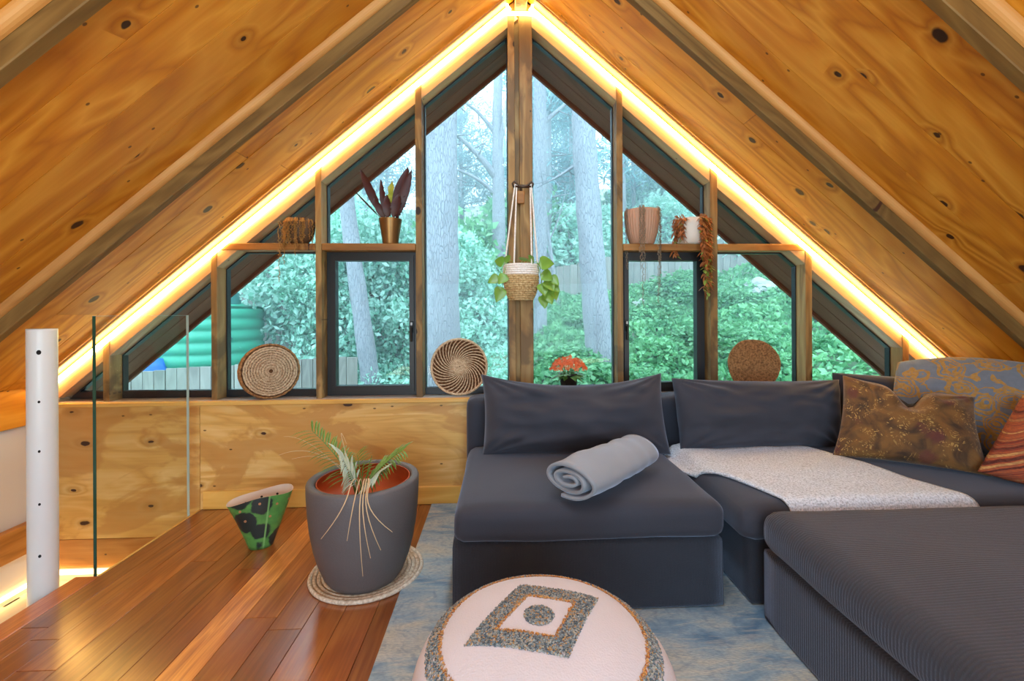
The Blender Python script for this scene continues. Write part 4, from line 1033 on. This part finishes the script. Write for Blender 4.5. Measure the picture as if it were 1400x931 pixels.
def clump_cloud(nc, per, spread, shape, rng_, size, asp, shell=.6):
    c = rng_.normal(size=(nc, 3)); c /= np.linalg.norm(c, axis=1, keepdims=True); c *= (rng_.uniform(shell, 1.0, nc) ** .6)[:, None] * np.array(shape)
    P = np.repeat(c, per, 0) + rng_.normal(size=(nc * per, 3)) * spread
    return quads(P, size, asp, rng_)
def bush_proto(name, mat, nc, per, spread, size, seed, asp=.55):
    rg_ = np.random.default_rng(seed); V, Fq = clump_cloud(nc, per, spread, (1, .9, .85), rg_, size, asp, .45); V[:, 2] += .75
    return mesh_np(name, V, Fq, mat)
shr = [bush_proto('shrub_leaves', L_SHRUB, 120, 26, .13, .075, s) for s in (1, 2)]
gcb = [bush_proto('low_leaves', L_GC, 90, 26, .15, .10, s) for s in (3, 4)]
stem_me = MB()
rg = random.Random(5)
for i in range(7):
    a = rg.uniform(0, 6.28); stem_me.tube([(0, 0, -.35), (.25 * cos(a), .25 * sin(a), .45), (.6 * cos(a), .6 * sin(a), 1.05)], [.035, .025, .01], 5)
_so = stem_me.build('stem', M_BARKD); stem_me = _so.data; bpy.data.objects.remove(_so)
def bush(me, x, y, z, sx, sy, sz, label, group, name='shrub', rz=0.0):
    t = thing(name, label, 'shrub', (x, y, z), group, rz); t.scale = (sx, sy, sz)
    link('foliage', me, t)['kind'] = 'stuff'; link('stem', stem_me, t); return t
rg = random.Random(41)
LB1, GB1 = 'leafy green shrub in the bank of shrubs between water tank and centre post outside', 'leafy shrubs left of the centre post'
for x, y, z, s in ((-3.35, 7.9, .9, .95), (-2.75, 7.6, .25, .7), (-3.9, 8.3, 1.5, .8), (-2.2, 8.2, 1.6, .8), (-1.75, 7.9, .3, .75), (-2.55, 8.5, 2.1, .8), (-1.5, 8.4, 1.2, .8), (-1.2, 8.2, .1, .7), (-.35, 8.4, .2, .75), (.1, 8.3, .0, .6), (-.45, 9.0, .9, .7), (-2.0, 7.4, -.5, .6), (-.9, 8.8, 1.6, .7), (.25, 8.9, .7, .6), (-3.1, 8.2, 1.9, .6), (-3.0, 7.5, 1.25, .5)):
    bush(shr[rg.randint(0, 1)], x, y, z, s, s, s * 1.05, LB1, GB1, rz=rg.uniform(0, 6))
LB2, GB2 = 'low bright green bush on the grassy slope right of the centre post outside', 'low bushes on the slope right of the centre post'
for i in range(40):
    x, y = rg.uniform(.6, 7.6), rg.uniform(5.6, 9.6)
    if x > y * .85: continue
    s = rg.uniform(.28, .5); bush(gcb[i % 2], x, y, g(x, y) - .12, s * 1.2, s * 1.2, s * .75, LB2, GB2, 'low_bush', rz=rg.uniform(0, 6))
LB3, GB3 = 'hazy shrub on the far hillside behind the fences and trunks', 'shrubs on the far hillside'
for i in range(64):
    x, y = rg.uniform(-11, 14), rg.uniform(10.6, 21); s = rg.uniform(.8, 1.6)
    bush((shr + gcb[:1])[i % 3], x, y, g(x, y) - .2, s, s, s * .95, LB3, GB3, rz=rg.uniform(0, 6))
# leafy undergrowth on the near slopes
def carpet(name, mat, x0, x1, y0, y1, n, size, label, mound, keep=None):
    r_ = np.random.default_rng(len(name)); P = np.stack([r_.uniform(x0, x1, n), r_.uniform(y0, y1, n), np.zeros(n)], 1)
    z = np.array([g(a, b_) + mound * (0.35 + noise.noise(Vector((a * 1.7, b_ * 1.7, 4)))) for a, b_ in P[:, :2]]); P[:, 2] = z + r_.uniform(-.02, .10, n)
    V, Fq = quads(P, size, .55, r_, tilt=(0, 0, 0, 0)); me = mesh_np(name, V, Fq, mat); o = link(name, me); return tag(o, label, 'undergrowth', kind='stuff')
carpet('undergrowth', L_GC, 0.4, 8.6, 4.4, 10.0, 42000, .055, 'bright green leafy undergrowth covering the slope behind the right hand windows', .22)
carpet('undergrowth', L_SHRUB, -6.5, 0.4, 6.0, 10.0, 14000, .05, 'blue green leafy undergrowth around the shrubs behind the left hand windows', .15)

def tree_trunk(name, label, pts, rads, mat, branches=(), group=None):
    base = Vector(pts[0]); t = thing(name, label, 'tree', base, group)
    P = [Vector(p) - base for p in pts]; Q = []; R = []
    for i in range(len(P) - 1):
        for k in range(6): u = k / 6; Q.append(P[i].lerp(P[i + 1], u)); R.append(rads[i] * (1 - u) + rads[i + 1] * u)
    Q.append(P[-1]); R.append(rads[-1]); R = [r * (1 + .04 * sin(i * 1.9)) for i, r in enumerate(R)]
    MB().tube(Q, R, 18).build('trunk', mat, t, True)
    for br in branches:
        b = MB(); q = [Vector(p) - base for p in br[0]]; b.tube(bez(q[0], q[1], q[2], 10), [br[1] * (1 - .8 * i / 10) for i in range(11)], 7)
        for k in range(5):
            p = q[0].lerp(q[2], .35 + .13 * k); b.tube([p, p + Vector((rg.uniform(-.5, .5), rg.uniform(-.3, .3), rg.uniform(-.1, .5)))], [br[1] * .3, .006], 5)
        b.build('branch', mat, t, True)
    return t
tree_trunk('pine_tree', 'thick pale pine trunk rising behind the spiral basket left of the centre post', [(-.76, 6, -.3), (-.775, 6, 1.5), (-.765, 6, 3.0), (-.77, 6, 6.5)], [.245, .235, .215, .20], M_BARK)
tree_trunk('pine_tree', 'pale pine trunk leaning slightly behind the orange flowering plant', [(1.46, 6.5, -.1), (1.40, 6.5, .9), (1.31, 6.5, 2.2), (1.22, 6.5, 3.6), (1.20, 6.5, 4.4), (1.15, 6.5, 7)], [.205, .195, .18, .17, .165, .15], M_BARK, [(((1.2, 6.5, 3.4), (.9, 6.6, 3.2), (.55, 6.7, 3.05)), .03)])
tree_trunk('pine_tree', 'slender pale trunk slanting behind the left casement window', [(-1.90, 7, -.5), (-2.0, 7, .4), (-2.2, 7, 1.9), (-2.35, 7, 3.2), (-2.6, 7, 5)], [.15, .14, .12, .115, .10], M_BARK)
tree_trunk('pine_tree', 'straight pale trunk just right of the centre post', [(.70, 8, .3), (.71, 8, 3), (.73, 8, 8)], [.12, .115, .10], M_BARK, [(((.72, 8, 4.5), (1.2, 8.2, 5.0), (1.7, 8.3, 5.4)), .05)])
tree_trunk('pine_tree', 'forked pale trunk left of the centre post with long bare branches', [(-.02, 11, 1.2), (-.03, 11, 4.3), (-.05, 11, 6), (0.05, 11, 9)], [.17, .15, .12, .07], M_BARK,
           [(((-.03, 11, 4.4), (-.6, 10.8, 5.2), (-1.5, 10.6, 5.7)), .10), (((-.02, 11, 4.9), (.1, 10.8, 5.8), (.35, 10.6, 7)), .08), (((-.03, 11, 4.0), (-.7, 10.8, 4.7), (-1.6, 10.6, 4.6)), .06), (((-.03, 11, 5.4), (-.5, 10.8, 6.2), (-1.3, 10.6, 6.3)), .06)])
tree_trunk('dead_sapling', 'thin bare sapling slanting between the centre post and the leaning pine', [(1.25, 9.5, 1.0), (1.05, 9.5, 2.6), (.85, 9.5, 4.2)], [.045, .035, .012], M_BARK, [(((1.1, 9.5, 2.2), (.9, 9.5, 2.9), (.95, 9.5, 3.6)), .02), (((1.02, 9.5, 2.7), (1.3, 9.5, 3.2), (1.4, 9.5, 3.9)), .02)])
tree_trunk('young_tree', 'crooked grey trunk standing between the water tank and the shrubs', [(-3.1, 7.6, -.3), (-3.3, 7.6, .9), (-3.65, 7.6, 1.6), (-3.9, 7.6, 2.3)], [.12, .10, .08, .05], M_BARKD)
LT, GT = 'slender distant pine trunk with haze tinted blue green needles on the far hillside', 'distant pines on the far hillside'
def pine_proto(seed):
    r_ = np.random.default_rng(seed); cs = []
    b = MB(); b.tube([(0, 0, -.05), (.01, 0, .5), (0, 0, 1)], [.014, .011, .004], 7)
    for i in range(46):
        h = r_.uniform(.28, .98); a = r_.uniform(0, 6.28); L = .22 * (1.12 - h) ** .6 * r_.uniform(.6, 1.15); e = np.array([cos(a) * L, sin(a) * L, h + r_.uniform(-.01, .06)])
        b.tube([(0, 0, h - .02), tuple(e)], [.0035, .001], 4); s0 = np.array([0, 0, h - .02])
        for k in (.55, .8, 1.0): cs.append(s0 + (e - s0) * k)
    cs = np.array(cs); P = np.repeat(cs, 22, 0) + r_.normal(size=(len(cs) * 22, 3)) * np.array([.028, .028, .02])
    V, Fq = quads(P, .017, .16, r_); me = mesh_np('needles', V, Fq, L_PINE)
    o = b.build('trunk', M_BARK, None, True); tm = o.data; bpy.data.objects.remove(o); return tm, me
pp_ = [pine_proto(s) for s in (51, 52, 53)]
rg = random.Random(77); spots = []
tries = 0
while len(spots) < 46 and tries < 4000:
    tries += 1; x, y = rg.uniform(-13, 16), rg.uniform(12.5, 27)
    if abs(x) > y * .75 or any((x - a) ** 2 + (y - b_) ** 2 < 2.2 for a, b_ in spots): continue
    spots.append((x, y))
for i, (x, y) in enumerate(spots):
    h = rg.uniform(6.0, 9.5); t = thing('pine_tree', LT, 'tree', (x, y, g(x, y) - .2), GT, rg.uniform(0, 6)); t.scale = (h, h, h)
    tm, me = pp_[i % 3]; link('trunk', tm, t); link('needles', me, t)['kind'] = 'stuff'

M_FEN = wood('fence_board', '6e6862', '857e76', '968f86', knots=0.0, rings=6, grain=.5, rough=.8, vary=.16)
def fence(name, label, x0, x1, y, topf, wd=.145, bottom=None, lean=0.0):
    t = thing(name, label, 'fence', (x0, y, g(x0, y))); x = x0; b0 = t.location
    while x < x1:
        zt = topf(x + wd / 2) + rg.uniform(-.012, .012); zb = (bottom(x) if bottom else g(x, y) - .25); L = zt - zb
        L = round(L / .04) * .04
        plank('fence_plank', L, wd - .008, .022, M_FEN, t, Vector((x + wd / 2, y + rg.uniform(-.006, .006), zt - L / 2)) - b0, (radians(90), radians(90), 0), .002); x += wd
    za, zb = topf(x0) - .25, topf(x1) - .25
    b = MB(); b.tube([(0, .04, za - b0.z), (x1 - x0, .04, zb - b0.z)], .03, 4); b.build('rail', M_FEN, t)
fence('wooden_fence', 'low weathered board fence in front of the green water tank outside', -4.95, -1.75, 5.5, lambda x: .545 + (x + 4.3) * .058, .13)
fence('wooden_fence', 'grey board fence half hidden behind the water tank and leafy shrubs', -6.2, -.6, 9.0, lambda x: 1.66, .15)
def topc(x):
    pr = [(.6, 2.1), (1.03, 2.18), (2.49, 2.456), (4.945, 3.06), (6.72, 3.29), (9, 3.5)]
    for (a, za), (b_, zb) in zip(pr, pr[1:]):
        if x <= b_: return za + (zb - za) * (x - a) / (b_ - a)
    return pr[-1][1]
fence('wooden_fence', 'long brown grey board fence climbing the slope behind the right hand windows', .62, 8.4, 10.2, topc, .16)

t = thing('water_tank', 'large ribbed green plastic water tank behind the low board fence', 'tank', (-4.53, 7.25, -.55))
prof = [(0, 0), (.75, 0)]; z = .02
while z < 1.72:
    prof += [(.772, z), (.772, z + .10), (.752, z + .115), (.752, z + .155)]; z += .17
prof += [(.752, 1.78), (.70, 1.84), (.42, 1.95), (.0, 1.98)]
M_TANK = plain('tank_green', '2f9a7a', 0.45, var=.06)
MB().lathe(prof, 60).build('body', M_TANK, t, True)
MB().lathe([(0, 2.09), (.21, 2.09), (.23, 2.07), (.23, 1.98), (.25, 1.98), (.25, 1.86)], 36, c=(.27, -.08, 0)).build('lid', plain('tank_lid', '226a62', 0.5), t, True)
b = MB(); b.box(.40, .56, -.60, -.57, 1.50, 1.56); b.build('label_plate', plain('plate_yellow', 'c9c070', 0.6), t)
for x, z in ((.50, 1.64), (.60, 1.40)):
    b = MB(); yy = -sqrt(.772 ** 2 - x * x); b.tube([(x, yy + .03, z), (x + .02, yy - .05, z)], .035, 12); b.build('outlet', plain('outlet_%d' % int(z * 100), '1f6f6a', .4), t)
t = thing('barrel', 'small bright blue plastic barrel left of the water tank', 'barrel', (-4.85, 6.5, -.3))
MB().lathe([(0, 0), (.20, 0), (.24, .1), (.25, .3), (.245, .32), (.25, .34), (.25, .6), (.24, .8), (.2, .9), (0, .9)], 36).build('body', plain('barrel_blue', '2a6fd0', 0.4), t, True)
b = MB(); b.tube([(.08, 0, .90), (.08, 0, .94)], .04, 14); b.build('cap', plain('barrel_cap', '1f4f9a', .4), t)

M_ROCK = plain('rock', 'a7a5a0', 0.9, var=.25, vscale=6, bump=.6, bscale=18)
def rock(label, x, y, z, s, seed, grp=None):
    bm = bmesh.new(); bmesh.ops.create_icosphere(bm, subdivisions=3, radius=1)
    for v in bm.verts:
        q = v.co.copy(); k = 1 + .35 * noise.noise(q * 1.3 + Vector((seed, 0, 0))) + .12 * noise.noise(q * 4); v.co = Vector((q.x * s[0], q.y * s[1], q.z * s[2])) * k
    me = bpy.data.meshes.new('rock'); bm.to_mesh(me); bm.free(); me.materials.append(M_ROCK); o = link('rock', me, None, (x, y, z)); return tag(o, label, 'rock', grp)
rock('grey boulder in the undergrowth seen above the round seagrass disc', 4.95, 8.5, 1.62, (.36, .3, .22), 1)
rock('large pale boulder on the hillside left of the hanging planter', -.55, 12, 2.55, (.75, .6, .40), 2)
rock('pale stone lying in the undergrowth behind the right casement', 2.75, 8.8, 1.30, (.20, .2, .16), 3)

# haze between the trees
m = NT('forest_haze'); m.t.nodes.remove(m.b)
vs_ = m.n('VolumeScatter', {'Color': (0.74, 0.92, 1.0, 1), 'Density': 0.034, 'Anisotropy': 0.2}); m.t.links.new(vs_.outputs[0], m.o.inputs[1])
o = MB().box(-34, 34, 4.6, 46, -4, 15).build('haze', m.m); tag(o, 'pale blue haze hanging between the trees outside the windows', 'haze', kind='stuff')
